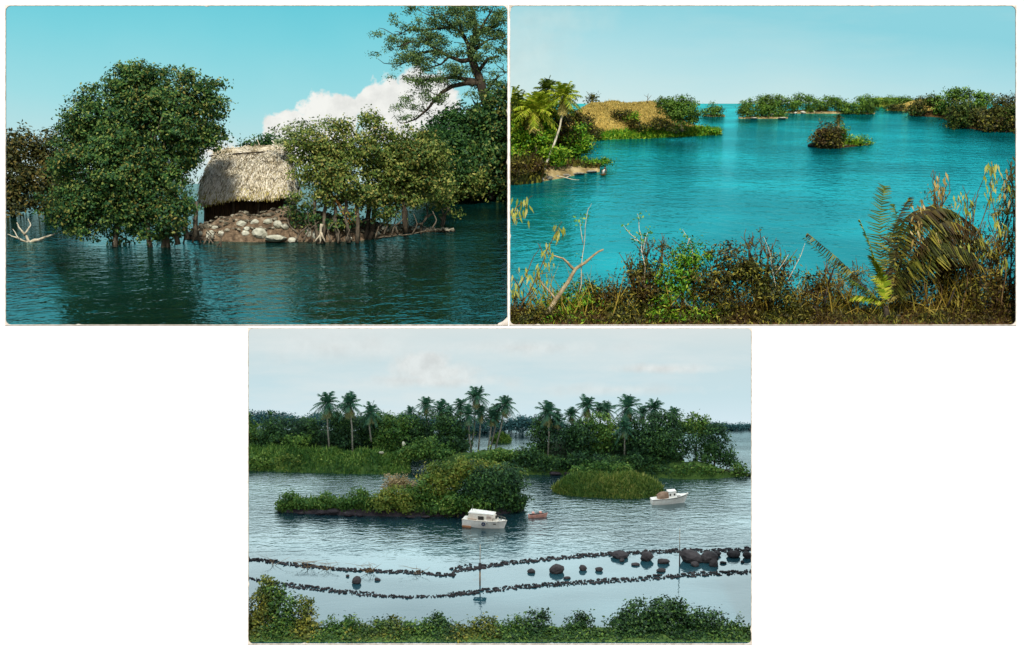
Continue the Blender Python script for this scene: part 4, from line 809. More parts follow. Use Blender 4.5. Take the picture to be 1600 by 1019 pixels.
for lb, lines, spots, dd, mt in [
    ('thin stem hung with yellow green pods at the left edge', [[(800, 500), (830, 452), (852, 400), (866, 368), (878, 346)], [(852, 400), (840, 380)], [(838, 430), (858, 426)]], [(868, 362, 6), (875, 356, 5), (856, 392, 6), (842, 420, 8), (852, 412, 6), (830, 440, 7)], .3, POD),
    ('low pod stem in the left corner beside the taller one', [[(798, 490), (812, 450), (830, 410), (845, 380)], [(812, 450), (799, 430)], [(815, 470), (840, 450), (850, 440)]], [(806, 440, 8), (800, 452, 6), (822, 424, 6), (845, 438, 7)], .42, POD),
    ('leafy sprig hanging at the left card edge above the pods', [[(794, 340), (806, 325), (822, 314), (832, 306)], [(800, 345), (818, 338)]], [(806, 322, 8), (818, 316, 6), (812, 334, 8), (800, 330, 5)], .5, POD),
    ('tall slender pod stem at the right of the drooping palm crown', [[(1500, 500), (1512, 440), (1505, 380), (1512, 310), (1504, 290)], [(1508, 400), (1540, 330), (1556, 270)]], [(1505, 308, 7), (1512, 320, 6), (1552, 280, 7), (1548, 300, 6), (1505, 378, 6)], .35, POD),
    ('branching pod stem near the right card edge', [[(1560, 500), (1572, 430), (1560, 360), (1548, 300), (1550, 252)], [(1566, 390), (1580, 340), (1586, 300)], [(1560, 360), (1530, 400)]], [(1550, 262, 6), (1556, 300, 7), (1562, 345, 7), (1566, 362, 7), (1582, 300, 7), (1572, 410, 6)], .3, POD),
    ('dry tan pod cluster in the top right of the foreground', [[(1588, 420), (1584, 330), (1580, 262), (1574, 250)], [(1583, 290), (1570, 268)]], [(1580, 260, 8), (1582, 280, 8), (1576, 300, 8), (1584, 272, 6)], .28, PODT),
    ('dark twiggy pod stem before the right hand water', [[(1530, 500), (1516, 440), (1520, 350), (1528, 300), (1545, 260)], [(1518, 420), (1540, 370)], [(1518, 390), (1500, 350)]], [(1535, 372, 6), (1540, 386, 7), (1500, 348, 5), (1548, 258, 4)], .45, POD),
    ('pod stem with pale tips left of the tall slender one', [[(1468, 480), (1466, 400), (1465, 330), (1468, 270)], [(1466, 360), (1440, 312)]], [(1468, 278, 5), (1472, 290, 5), (1440, 316, 5)], .5, PODT),
    ('golden hanging pods in front of the dark palm crown', [[(1450, 480), (1440, 400), (1436, 345)], [(1440, 390), (1460, 365)]], [(1436, 352, 6), (1434, 368, 7), (1442, 378, 6), (1462, 372, 6)], .28, PODT)]:
    sticks(c, lines, dd, 1.1, TWIG, 'pod_plant', lb, 'plant', PB, pods(spots, 9, 14, r_, dd), mt)
def twigs(lb, lines, sp, dd, mat=TWIG, lm=None, r=.8):
    rng = RNG(); bl = [(W(x, y, dd), np.array([a, a, a * 1.2]) * kk(dd)) for x, y, a in sp]; sticks(c, lines, dd, r, mat, 'bare_stem', lb, 'plant', 'thin stems of the foreground', leafcloud(rng, bl, 5 * kk(dd), 1.1), lm or Y1)
twigs('slender stem with pale tip standing left of centre in the bay', [[(905, 460), (910, 400), (918, 330), (924, 318)], [(911, 380), (906, 345)]], [(908, 345, 4), (918, 335, 3), (912, 400, 3)], .4, PALE)
twigs('forked pale stem with small leaves rising over the bay water', [[(1015, 460), (1002, 390), (998, 340), (996, 334)], [(1000, 380), (980, 360), (974, 352)], [(1004, 395), (1012, 362)], [(1000, 378), (985, 372)]], [(997, 340, 4), (1000, 374, 6), (1010, 364, 4), (978, 358, 3)], .45, PALE)
twigs('dark twig leaning out beside the forked pale stem', [[(1060, 440), (1040, 400), (1005, 378)], [(1040, 402), (1032, 384)]], [(1034, 390, 5), (1046, 400, 4)], .4, TWIG, Y2)
twigs('thin upright twig at the middle of the bay foreground', [[(1085, 420), (1080, 380), (1066, 358)], [(1078, 372), (1072, 390)]], [(1070, 366, 3), (1078, 376, 4)], .42, PALE)
twigs('dark budding twig above the tall brown shrub', [[(1140, 430), (1142, 390), (1143, 376)], [(1141, 395), (1150, 384)]], [(1143, 380, 5), (1150, 390, 5)], .38, TWIG, Y2)
twigs('bare dark stem right of the tall brown shrub', [[(1185, 470), (1188, 400), (1187, 355)], [(1188, 400), (1200, 370)]], [(1188, 362, 2)], .38, BARKD, Y2, 1.2)
twigs('curved pale twig left of the drooping dark frond', [[(1215, 460), (1205, 410), (1193, 370)], [(1210, 430), (1232, 398)], [(1230, 440), (1258, 380)]], [(1232, 402, 3)], .36, PALE)
twigs('dark snapped stem beneath the drooping frond', [[(1288, 480), (1298, 430), (1290, 420)], [(1296, 440), (1310, 405)]], [(1306, 415, 3)], .36, BARKD, Y2, 1.8)
twigs('crossing dark bare stems at the right of the foreground', [[(1560, 480), (1515, 425), (1470, 350)], [(1500, 500), (1545, 420), (1590, 350)], [(1480, 480), (1500, 430), (1560, 405)]], [(1500, 395, 3)], .5, BARKD, Y2, 1.6)
# a low coconut palm: each frond a part
def low_palm():
    rng = RNG(); d = .32; heart = W(1385, 478, d); root = empty('young_palm', heart); tag(root, 'low coconut palm with yellow young fronds and dark drooping crown in foreground', 'palm tree')
    mb = MB(); mb.tube([W(1386, 506, d), W(1385, 490, d), heart], [.06, .05, .04]); mb.build('trunk', BARKD, root, heart, True)
    fr = [([(1385, 475), (1374, 430), (1362, 390), (1344, 345)], 10, YP, .4), ([(1385, 475), (1380, 440), (1372, 415), (1360, 400)], 9, YP, .4), ([(1383, 474), (1360, 466), (1340, 462), (1330, 466)], 10, YP, .7), ([(1386, 475), (1396, 450), (1400, 430), (1406, 425)], 9, YS, .3), ([(1388, 474), (1400, 462), (1420, 458)], 8, YS, .4),
          ([(1388, 470), (1378, 420), (1374, 350), (1382, 292)], 24, YPd, .35), ([(1390, 470), (1405, 380), (1440, 330), (1490, 335)], 34, Y2, 1.1), ([(1390, 470), (1430, 395), (1480, 345), (1545, 385)], 34, Y2, 1.3), ([(1390, 470), (1424, 420), (1460, 380), (1520, 395)], 34, Y2, 1.2), ([(1390, 470), (1420, 370), (1470, 325), (1530, 360)], 36, Y2, 1.2), ([(1390, 470), (1400, 390), (1415, 340), (1460, 320)], 30, Y2, .9),
          ([(1390, 470), (1430, 400), (1480, 362), (1560, 400)], 32, Y2, 1.2), ([(1390, 470), (1416, 372), (1450, 338), (1500, 372)], 30, Y2, 1.2), ([(1390, 470), (1398, 420), (1406, 370), (1396, 320)], 22, YPd, .5), ([(1380, 475), (1345, 440), (1310, 405), (1262, 365)], 22, Y2, .9), ([(1380, 475), (1350, 450), (1320, 430), (1258, 372)], 16, YPd, .6), ([(1392, 472), (1440, 420), (1490, 395), (1540, 420)], 30, Y2, 1.1), ([(1388, 472), (1390, 400), (1400, 350), (1420, 310)], 26, Y2, .5)]
    for ln, ll, mt, hg in fr:
        dd = rng.uniform(-.04, .12); P = [W(x, y, d + dd * i) for i, (x, y) in enumerate(ln)]; S_ = []
        for a in range(len(P) - 1):
            p0 = P[max(a - 1, 0)]; p3 = P[min(a + 2, len(P) - 1)]
            for t in np.linspace(0, 1, 5)[:-1]:
                S_.append(.5 * ((2 * P[a]) + (P[a + 1] - p0) * t + (2 * p0 - 5 * P[a] + 4 * P[a + 1] - p3) * t * t + (3 * P[a] - p0 - 3 * P[a + 1] + p3) * t ** 3))
        S_.append(P[-1]); quads('frond', crop(frond_quads(rng, S_, ll * (1.5 if ll < 12 else 1) * kk(d), 46, .13 if ll < 12 else .055, hg), c), mt, root, heart)
low_palm()
# ================================================================== VIEW 3: moored boats (bottom)
c = BT
B1 = leafmat('dark lake tree leaves', [(28, 58, 34), (46, 82, 42), (68, 106, 52), (98, 132, 64)], 1.8, .2, second=[(26, 52, 40), (42, 76, 48), (64, 100, 56)])
B2 = leafmat('grass green leaves', [(52, 88, 36), (78, 116, 46), (108, 140, 58), (138, 156, 74)], 1.8, .2, second=[(38, 76, 34), (62, 102, 42), (96, 126, 54)])
B3 = leafmat('yellow green leaves', [(80, 104, 40), (112, 132, 50), (146, 152, 66), (160, 150, 62)], 1.8, .25, second=[(52, 86, 36), (84, 112, 44), (120, 130, 54)])
B6 = leafmat('reed leaves', [(62, 90, 36), (92, 118, 46), (128, 142, 64), (158, 156, 84)], 1.3, .25, second=[(46, 78, 34), (70, 104, 42), (100, 126, 56)])
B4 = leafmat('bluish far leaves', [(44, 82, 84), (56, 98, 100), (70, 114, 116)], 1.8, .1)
B5 = leafmat('dry tan twigs and leaves', [(150, 128, 88), (182, 160, 120), (110, 104, 62)], 1.8, .2)
BP = leafmat('palm leaflets', [(34, 76, 62), (52, 96, 74), (80, 122, 84)], 2, .2); BPd = leafmat('hanging old leaflets', [(88, 104, 60), (126, 130, 84), (150, 142, 96)], 2, .2)
LAVA = roughmat('dark shore lava', [(36, 32, 36), (58, 52, 56), (84, 76, 80)], 6, .9, .6)
PTRUNK = roughmat('grey palm trunk', [(92, 92, 84), (128, 126, 114), (156, 152, 138)], 10, .9, .3, (1, 1, 3))
GB = roughmat('grassy bank soil', [(40, 62, 28), (62, 88, 38), (88, 112, 48)], 5, .95, .5)
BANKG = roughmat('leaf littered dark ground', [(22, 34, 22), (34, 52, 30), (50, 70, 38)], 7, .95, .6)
# far treelines
def treeline(lb, prof, d, L, mat):
    rng = RNG(); bl = []; d = c.conv(d)
    for x in np.arange(prof[0][0], prof[-1][0], 7):
        top, base = lerp(prof, x, 1), lerp(prof, x, 2); h = (base - top) / 2; bl.append((W(x, base - h + rng.uniform(-1.5, 1.5), d + rng.uniform(-.05, .1)), np.array([9, 7, max(2., h * rng.uniform(.9, 1.15))]) * kk(d)))
    o = quads('treeline', leafcloud(rng, bl, L * kk(d), 2.8), mat); tag(o, lb, 'treeline', None, 'stuff')
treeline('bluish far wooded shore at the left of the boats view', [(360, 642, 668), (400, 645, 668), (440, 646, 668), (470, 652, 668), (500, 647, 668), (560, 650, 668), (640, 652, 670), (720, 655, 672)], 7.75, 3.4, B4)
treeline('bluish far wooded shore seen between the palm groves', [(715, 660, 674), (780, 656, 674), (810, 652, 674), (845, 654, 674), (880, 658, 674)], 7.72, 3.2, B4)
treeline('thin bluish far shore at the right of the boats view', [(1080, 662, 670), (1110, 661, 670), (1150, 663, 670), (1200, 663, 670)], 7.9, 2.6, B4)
o = mound(c, 'ground', 'tiny grassy islet on the bright water between groves', [(768, 688, 692), (780, 682, 692), (790, 683, 692), (800, 690, 692)], .2, GB, 'islet', .01, 3)
grass(c, 'grass', 'grass on the tiny islet between groves', o, 500, 6, B2, (0, 6), .3)
# left shore
lb_ = mound(c, 'ground', 'grassy bank of the left palm shore', [(340, 706, 734), (400, 704, 736), (470, 706, 739), (540, 710, 741), (600, 712, 742), (645, 716, 740)], .9, GB, 'bank', .03)
grass(c, 'grass', 'tall green grass on the left palm shore', lb_, 5200, 8, B2, (0, 6), .14)
for lb, bl, bx, mt, dd in [('low bush at the waterline by the left card edge', [(400, 722, 22, 10), (380, 718, 16, 10), (420, 726, 16, 7)], 400, B2, .1), ('yellowish low bush on the left bank below the dark trees', [(452, 722, 20, 9), (470, 726, 18, 7), (438, 728, 12, 5)], 455, B3, .1), ('bright low bush on the left bank below the first palms', [(510, 724, 24, 9), (532, 728, 20, 7), (550, 722, 14, 7)], 520, B2, .1), ('flat low bush near the end of the left grassy bank', [(585, 728, 24, 7), (608, 730, 20, 6), (565, 730, 16, 6)], 590, B3, .1)]:
    shrub(c, lb, bl, (bx, 736), 4.2, mt, BARKD, group='low bushes of the left bank', cover=2.5, r=1.2, dof=dd)
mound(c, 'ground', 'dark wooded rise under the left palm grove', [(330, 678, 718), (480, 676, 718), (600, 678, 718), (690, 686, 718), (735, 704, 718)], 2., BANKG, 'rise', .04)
LT = 'trees of the left palm shore'
lt = [('dark tree at the left card edge of the boats view', [(385, 682, 22, 20), (370, 670, 24, 20), (398, 694, 22, 16)], 388, 'B2', 0.35),
      ('broad dark tree second from the left shore edge', [(432, 676, 24, 20), (420, 690, 24, 16), (444, 692, 22, 14)], 432, 'B1', .2),
      ('rounded dark tree left of the first pair of palms', [(478, 674, 22, 18), (494, 688, 20, 16), (468, 692, 18, 12)], 480, 'B1', .25),
      ('small light green bush in front of the dark left trees', [(462, 696, 18, 10), (474, 692, 12, 8)], 464, 'B2', .0),
      ('tall dark tree between the first pair of palms', [(530, 666, 22, 24), (524, 688, 24, 18), (544, 690, 18, 14)], 530, 'B1', .2),
      ('dark leafy tree behind the third palm', [(566, 674, 22, 22), (590, 664, 22, 16), (582, 690, 24, 14)], 574, 'B1', .35),
      ('green bushy tree in the middle of the left shore', [(608, 684, 24, 18), (620, 668, 20, 14), (600, 698, 20, 12)], 608, 'B2', .1),
      ('dark crown tree right of the middle bush on the left shore', [(650, 672, 24, 18), (640, 690, 22, 14), (664, 690, 18, 14)], 648, 'B1', .3),
      ('large dark rounded tree at the end of the left grove', [(706, 682, 26, 26), (690, 668, 20, 16), (720, 700, 16, 20), (692, 700, 20, 16)], 704, 'B1', .1),
      ('mid green bush below the large dark rounded tree', [(660, 706, 26, 14), (684, 714, 22, 12), (640, 714, 18, 10)], 664, 'B2', -.35)]
mats = {'B1': B1, 'B2': B2, 'B3': B3, 'B5': B5}
for lb, bl, bx, mt, dd in lt:
    bl = [(x, y - 5, a, b * 1.12) for x, y, a, b in bl]
    tree(c, lb, bl, (bx, 716), 4.4, mats[mt], BARKD, r=2, cover=2.8, group=LT, d=6.3 + dd)
stone(c, 'whitish boulder among the left shore bushes', 631, 697, 6, 8, STONEW, 'pale boulders of the left shore', d=6.0); stone(c, 'low pale boulder left of the whitish one', 596, 709, 8, 4, STONEW, 'pale boulders of the left shore', d=6.0)
PL = 'coconut palms of the boats view'
pl = [('leftmost tall coconut palm of the boats view', [(515, 706), (512, 670), (511, 630)], 18, 6.2), ('second coconut palm from the left with long clear trunk', [(551, 712), (550, 670), (546, 632)], 17, 6.1), ('third coconut palm from the left on a curved trunk', [(580, 690), (577, 666), (579, 644)], 15, 6.2),
      ('small palm crown above the middle bush of the left grove', [(608, 700), (608, 675), (607, 656)], 10, 6.6), ('low palm with hanging fronds beside the small crown', [(628, 700), (629, 675), (630, 656)], 11, 6.5), ('dark palm crown standing alone left of the grove middle', [(642, 700), (642, 670), (641, 645)], 11, 6.7),
      ('palm left of the tallest group with pale hanging fronds', [(668, 706), (667, 660), (666, 632)], 13, 6.6), ('palm with wide dark crown near the middle of the left grove', [(690, 706), (690, 670), (689, 640)], 15, 6.5), ('narrow palm directly right of the wide crowned one', [(703, 706), (703, 670), (702, 642)], 10, 6.7),
      ('slim palm left of the tallest palm of the boats view', [(720, 706), (720, 670), (719, 634)], 13, 6.6), ('tallest palm of the boats view at the end of the left grove', [(735, 712), (741, 670), (744, 620)], 17, 6.4), ('palm under the tallest one with bushy olive fronds', [(737, 711), (733, 680), (732, 648)], 14, 6.3),
      ('palm with slender trunk right of the tallest palm', [(747, 709), (750, 675), (751, 644)], 13, 6.4), ('low bushy palm over the bright water between groves', [(762, 705), (766, 680), (769, 652)], 13, 6.4), ('palm leaning right over the bright water', [(766, 703), (773, 672), (776, 642)], 14, 6.5), ('last palm of the left grove leaning farthest right', [(774, 702), (783, 668), (789, 632)], 16, 6.4)]
for i, (lb, pts, R, d) in enumerate(pl): palm(c, lb, pts, R, [BP, BPd], PTRUNK, 1.15, PL, 22, 8, d, 13, .08, low=-.75 + .35 * math.sin(i * 2.1))
# connecting green spit and right island
sp_ = mound(c, 'ground', 'low green spit joining the two palm groves', [(690, 718, 735), (730, 708, 738), (780, 704, 740), (830, 706, 742), (870, 712, 743), (905, 724, 742)], .9, GB, 'bank', .03)
for lb, bl, bx, mt, dd in [('spreading green bush on the spit below the leaning palms', [(760, 716, 24, 12), (790, 712, 24, 12), (740, 722, 18, 10)], 766, 'B2', 0), ('darker green bush on the spit before the right grove', [(820, 712, 24, 13), (842, 722, 22, 12), (806, 724, 20, 10)], 824, 'B1', -.05), ('green bush at the right end of the spit', [(868, 726, 22, 10), (850, 734, 18, 7), (890, 730, 16, 8)], 866, 'B1', -.1)]:
    tree(c, lb, bl, (bx, 738), 4.6, mats[mt], BARKD, r=1.6, cover=2.8, group='bushes of the green spit', d=5.95 + dd, name='shrub', cat='shrub')
rb = mound(c, 'ground', 'dark base of the right palm island', [(840, 716, 738), (900, 715, 741), (1000, 715, 746), (1080, 722, 750), (1130, 734, 748), (1175, 740, 743)], .8, GB, 'bank', .03)
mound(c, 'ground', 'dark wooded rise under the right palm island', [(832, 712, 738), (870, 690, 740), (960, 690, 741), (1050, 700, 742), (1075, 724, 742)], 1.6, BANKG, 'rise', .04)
RTt = 'trees of the right palm island'
for lb, bl, bx, mt, dd in [('rounded dark tree at the left end of the right island', [(848, 682, 18, 20), (856, 668, 14, 12), (842, 700, 14, 12)], 850, 'B1', .1), ('broad dark tree below the four palms of the right island', [(900, 680, 26, 20), (886, 694, 24, 14), (916, 696, 22, 16)], 900, 'B1', .0), ('mid height tree in the centre of the right island', [(936, 674, 26, 18), (950, 690, 24, 18), (930, 698, 20, 12)], 940, 'B2', .05), ('dark spreading tree right of the centre palm', [(985, 682, 22, 24), (972, 704, 22, 12), (1000, 700, 20, 14)], 984, 'B1', .1), ('largest rounded tree of the right island', [(1032, 682, 34, 26), (1050, 700, 30, 22), (1012, 702, 26, 20), (1040, 664, 22, 12), (1030, 718, 36, 14)], 1034, 'B1', -.1), ('low light tree arching right of the largest tree', [(1080, 672, 22, 12), (1092, 664, 14, 8), (1068, 668, 14, 10), (1100, 678, 12, 8)], 1090, 'B2', .15), ('separate dark tree at the right tip of the island', [(1112, 694, 20, 18), (1100, 712, 18, 14), (1130, 708, 16, 18), (1120, 680, 12, 10), (1138, 724, 16, 10)], 1114, 'B1', .0), ('low bush trailing along the island right shore', [(1150, 735, 14, 6), (1100, 736, 22, 7), (1070, 734, 24, 9), (1166, 740, 10, 3)], 1120, 'B2', -.3), ('dark low bush under the centre of the right island', [(905, 718, 24, 10), (940, 722, 26, 9), (985, 724, 26, 10), (1030, 736, 28, 8)], 960, 'B1', -.25)]:
    bl = [(x, y - (6 if y < 712 else 0), a, b * 1.14) for x, y, a, b in bl]
    tree(c, lb, bl, (bx, 740), 4.6, mats[mt], BARKD, r=2.2, cover=2.8, group=RTt, d=6.0 + dd)
for lb, pts, R, d in [('first palm of the right island with long pale trunk', [(856, 716), (858, 680), (856, 644)], 17, 5.95), ('second palm of the right island leaning on the first', [(875, 706), (873, 680), (870, 656)], 13, 6.0), ('small palm crown third from the left on the right island', [(894, 700), (894, 675), (893, 648)], 12, 6.3), ('tall dark palm of the right island left of the twin crowns', [(918, 700), (918, 670), (917, 634)], 16, 6.3), ('left crown of the twin palms on the right island', [(938, 700), (938, 670), (937, 640)], 11, 6.4), ('right crown of the twin palms on the right island', [(950, 700), (950, 670), (948, 640)], 13, 6.3), ('tallest palm of the right island near its middle', [(981, 712), (980, 680), (981, 636)], 19, 6.1), ('low olive palm under the tallest palm of the right island', [(976, 712), (976, 690), (975, 668)], 15, 5.9), ('smaller palm right of the tallest on the right island', [(1004, 700), (1004, 670), (1004, 646)], 12, 6.4), ('wide palm before the last crown of the right island', [(1022, 700), (1022, 670), (1021, 638)], 16, 6.2), ('last palm crown at the right of the island', [(1053, 700), (1053, 670), (1053, 646)], 11, 6.4)]:
    palm(c, lb, pts, R, [BP, BPd], PTRUNK, 1.2, PL, 22, 8, d, 13, .08, low=-.7 + .3 * math.sin(R * 1.7 + d * 9))
for px, py, w_, h_, lb in [(848, 738, 14, 5, 'dark shore rock left of the grassy point'), (868, 742, 20, 6, 'long dark rock in the shade behind the grassy point'), (888, 742, 14, 5, 'dark rock at the right of the shaded cove'), (1170, 743, 12, 4, 'dark low rock at the island right tip')]:
    stone(c, lb, px, py, w_, h_, LAVA, 'dark rocks of the right island')
gp = mound(c, 'ground', 'rounded grassy point before the right island', [(864, 767, 769), (884, 754, 774), (905, 747, 777), (950, 748, 779), (990, 746, 780), (1020, 757, 778), (1038, 769, 772)], .75, GB, 'islet', .02, 5)
grass(c, 'grass', 'yellow green reeds covering the rounded grassy point', gp, 8500, 8, B6, (0, 7), .13)
tree(c, 'leafy low bush behind the reeds of the grassy point', [(915, 736, 26, 10), (945, 730, 26, 9), (970, 734, 22, 9), (935, 742, 34, 8)], (940, 750), 4.6, B2, BARKD, r=1.4, cover=2.4, d=5.35, name='shrub', cat='shrub')
# front island
fi = mound(c, 'ground', 'dark rocky base of the front island', [(434, 792, 800), (470, 788, 803), (540, 788, 806), (620, 784, 808), (700, 780, 808), (780, 780, 805), (822, 790, 798)], .85, LAVA, 'islet', .03)
grass(c, 'grass', 'green grass between the front island bushes', fi, 2600, 10, B2, (1, 6), .16)
FI = 'bushes of the front island'
for lb, bl, base, L, mt, dd in [('low dense bush at the left tip of the front island', [(457, 782, 17, 12), (445, 791, 12, 8), (474, 788, 14, 9), (452, 776, 8, 6)], (456, 802), 4.2, 'B2', 0), ('low bush second from the left tip of the front island', [(498, 786, 16, 10), (518, 784, 16, 12), (485, 790, 12, 7), (507, 778, 9, 6)], (505, 804), 4.2, 'B2', .05), ('flat green bush in the left half of the front island', [(558, 780, 18, 14), (538, 789, 16, 8), (577, 786, 16, 12), (566, 772, 9, 7)], (556, 806), 4.2, 'B2', .05), ('bright low bush before the dry tan shrub', [(598, 784, 20, 15), (622, 780, 20, 15), (640, 792, 20, 11), (610, 770, 10, 8)], (612, 808), 4.2, 'B3', .0), ('dry tan twiggy shrub on the front island', [(622, 752, 16, 12), (634, 760, 14, 11), (612, 762, 12, 9)], (624, 786), 3.8, 'B5', .35), ('green leafy bush right of the dry tan shrub', [(656, 768, 22, 18), (672, 784, 24, 14), (644, 780, 16, 12)], (660, 806), 4.6, 'B2', .15),
                               ('large yellow topped tree of the front island', [(700, 740, 34, 20), (722, 732, 28, 15), (690, 760, 36, 22), (676, 746, 18, 12)], (700, 804), 5, 'B3', .2), ('big dark green tree at the right of the front island', [(760, 752, 36, 24), (790, 748, 28, 20), (770, 776, 40, 20), (806, 768, 20, 22), (740, 770, 28, 20), (800, 790, 18, 9)], (772, 804), 5, 'B1', .05), ('light green bush leaning over the front island shore', [(714, 786, 30, 12), (740, 790, 24, 9), (690, 794, 24, 9)], (716, 808), 4.8, 'B2', -.1), ('yellow green crown at the upper right of the front island', [(748, 735, 26, 12), (776, 736, 24, 10), (800, 742, 18, 10)], (764, 800), 4.8, 'B3', .35)]:  # last crown is lighter through its yellow green leaf material
    tree(c, lb, bl, base, L, mats[mt], BARKD, r=2, cover=3, group=FI, dof=.1 + dd)
for px, py, w_, h_, lb in [(520, 804, 22, 11, 'largest black rock on the front island shore'), (500, 804, 16, 8, 'black rock left of the largest on the front island shore'), (545, 806, 18, 8, 'black rock right of the largest on the front island shore'), (562, 807, 12, 6, 'small black rock at the middle of the front island shore'), (640, 809, 16, 4, 'low black rock below the bright low bush'), (665, 809, 14, 4, 'flat black rock near the right of the front island shore'), (470, 803, 12, 4, 'small black rock at the front island left tip')]:
    stone(c, lb, px, py, w_, h_, LAVA, 'black rocks of the front island')
# ---- boats
WHITE = plainmat('white boat paint', (250, 248, 240), .4, .5, (236, 230, 218)); GLASSD = plainmat('dark boat window', (58, 50, 44), .2, .6); RUST = plainmat('rusty orange strake', (170, 120, 84), .7, .2)
BLUE = plainmat('blue fender rubber', (52, 66, 96), .6, .3); TARP = roughmat('brown canvas', [(104, 82, 66), (142, 116, 96), (170, 144, 122)], 9, .95, .3); PINK = plainmat('faded pink paint', (226, 172, 156), .6, .3, (206, 140, 122)); DARK = plainmat('dark brown boat paint', (44, 38, 36), .6, .3); CREAM = plainmat('cream cabin paint', (248, 240, 224), .45, .4, (236, 218, 198))
def hull_mesh(L, B, H, sheer, rake, n=22, low=-.3, tr=.8):
    V = []; F = []; rows = 5
    for i in range(n + 1):
        t = i / n; wd = B / 2 * (1 - max(0, (t - .42) / .58) ** 2.4) * (tr + (1 - tr) * min(1, t / .35)); zt = H * (1 + sheer * t * t); wd = max(wd, .004 * L)
        for (fw, fz) in ((.55, low), (.8, .0), (.93, .45), (1., 1.)):
            x = -L / 2 + L * t - rake * (1 - (fz if fz > 0 else 0)) * t ** 3 * L; z = zt * fz if fz > 0 else H * fz
            V.append((x, -wd * fw * (1 if fz == 1 else (1 - .35 * t * (1 - fz))), z))
        for (fw, fz) in ((1., 1.), (.93, .45), (.8, 0), (.55, low)):
            x = -L / 2 + L * t - rake * (1 - (fz if fz > 0 else 0)) * t ** 3 * L; z = zt * fz if fz > 0 else H * fz
            V.append((x, wd * fw * (1 if fz == 1 else (1 - .35 * t * (1 - fz))), z))
    for i in range(n):
        for j in range(7): a = i * 8 + j; F.append((a, a + 8, a + 9, a + 1))
    F.append(tuple(range(8))); F.append(tuple(n * 8 + j for j in range(7, -1, -1)))
    deck = [(i * 8 + 3, (i + 1) * 8 + 3, (i + 1) * 8 + 4, i * 8 + 4) for i in range(n)]
    return V, F, deck
def rz(a): c_, s_ = math.cos(a), math.sin(a); return np.array([[c_, -s_, 0], [s_, c_, 0], [0, 0, 1.]])
def boat(px, py, Lpx, yaw, roll, tilt):
    d = c.depth(py); k = kk(d); root = empty('boat', W(px, py, d)); root.rotation_euler = (tilt, roll, yaw); return root, Lpx * k
def part(root, name, mb, mat, smooth=False): return mb.build(name, mat, root, (0, 0, 0), smooth)
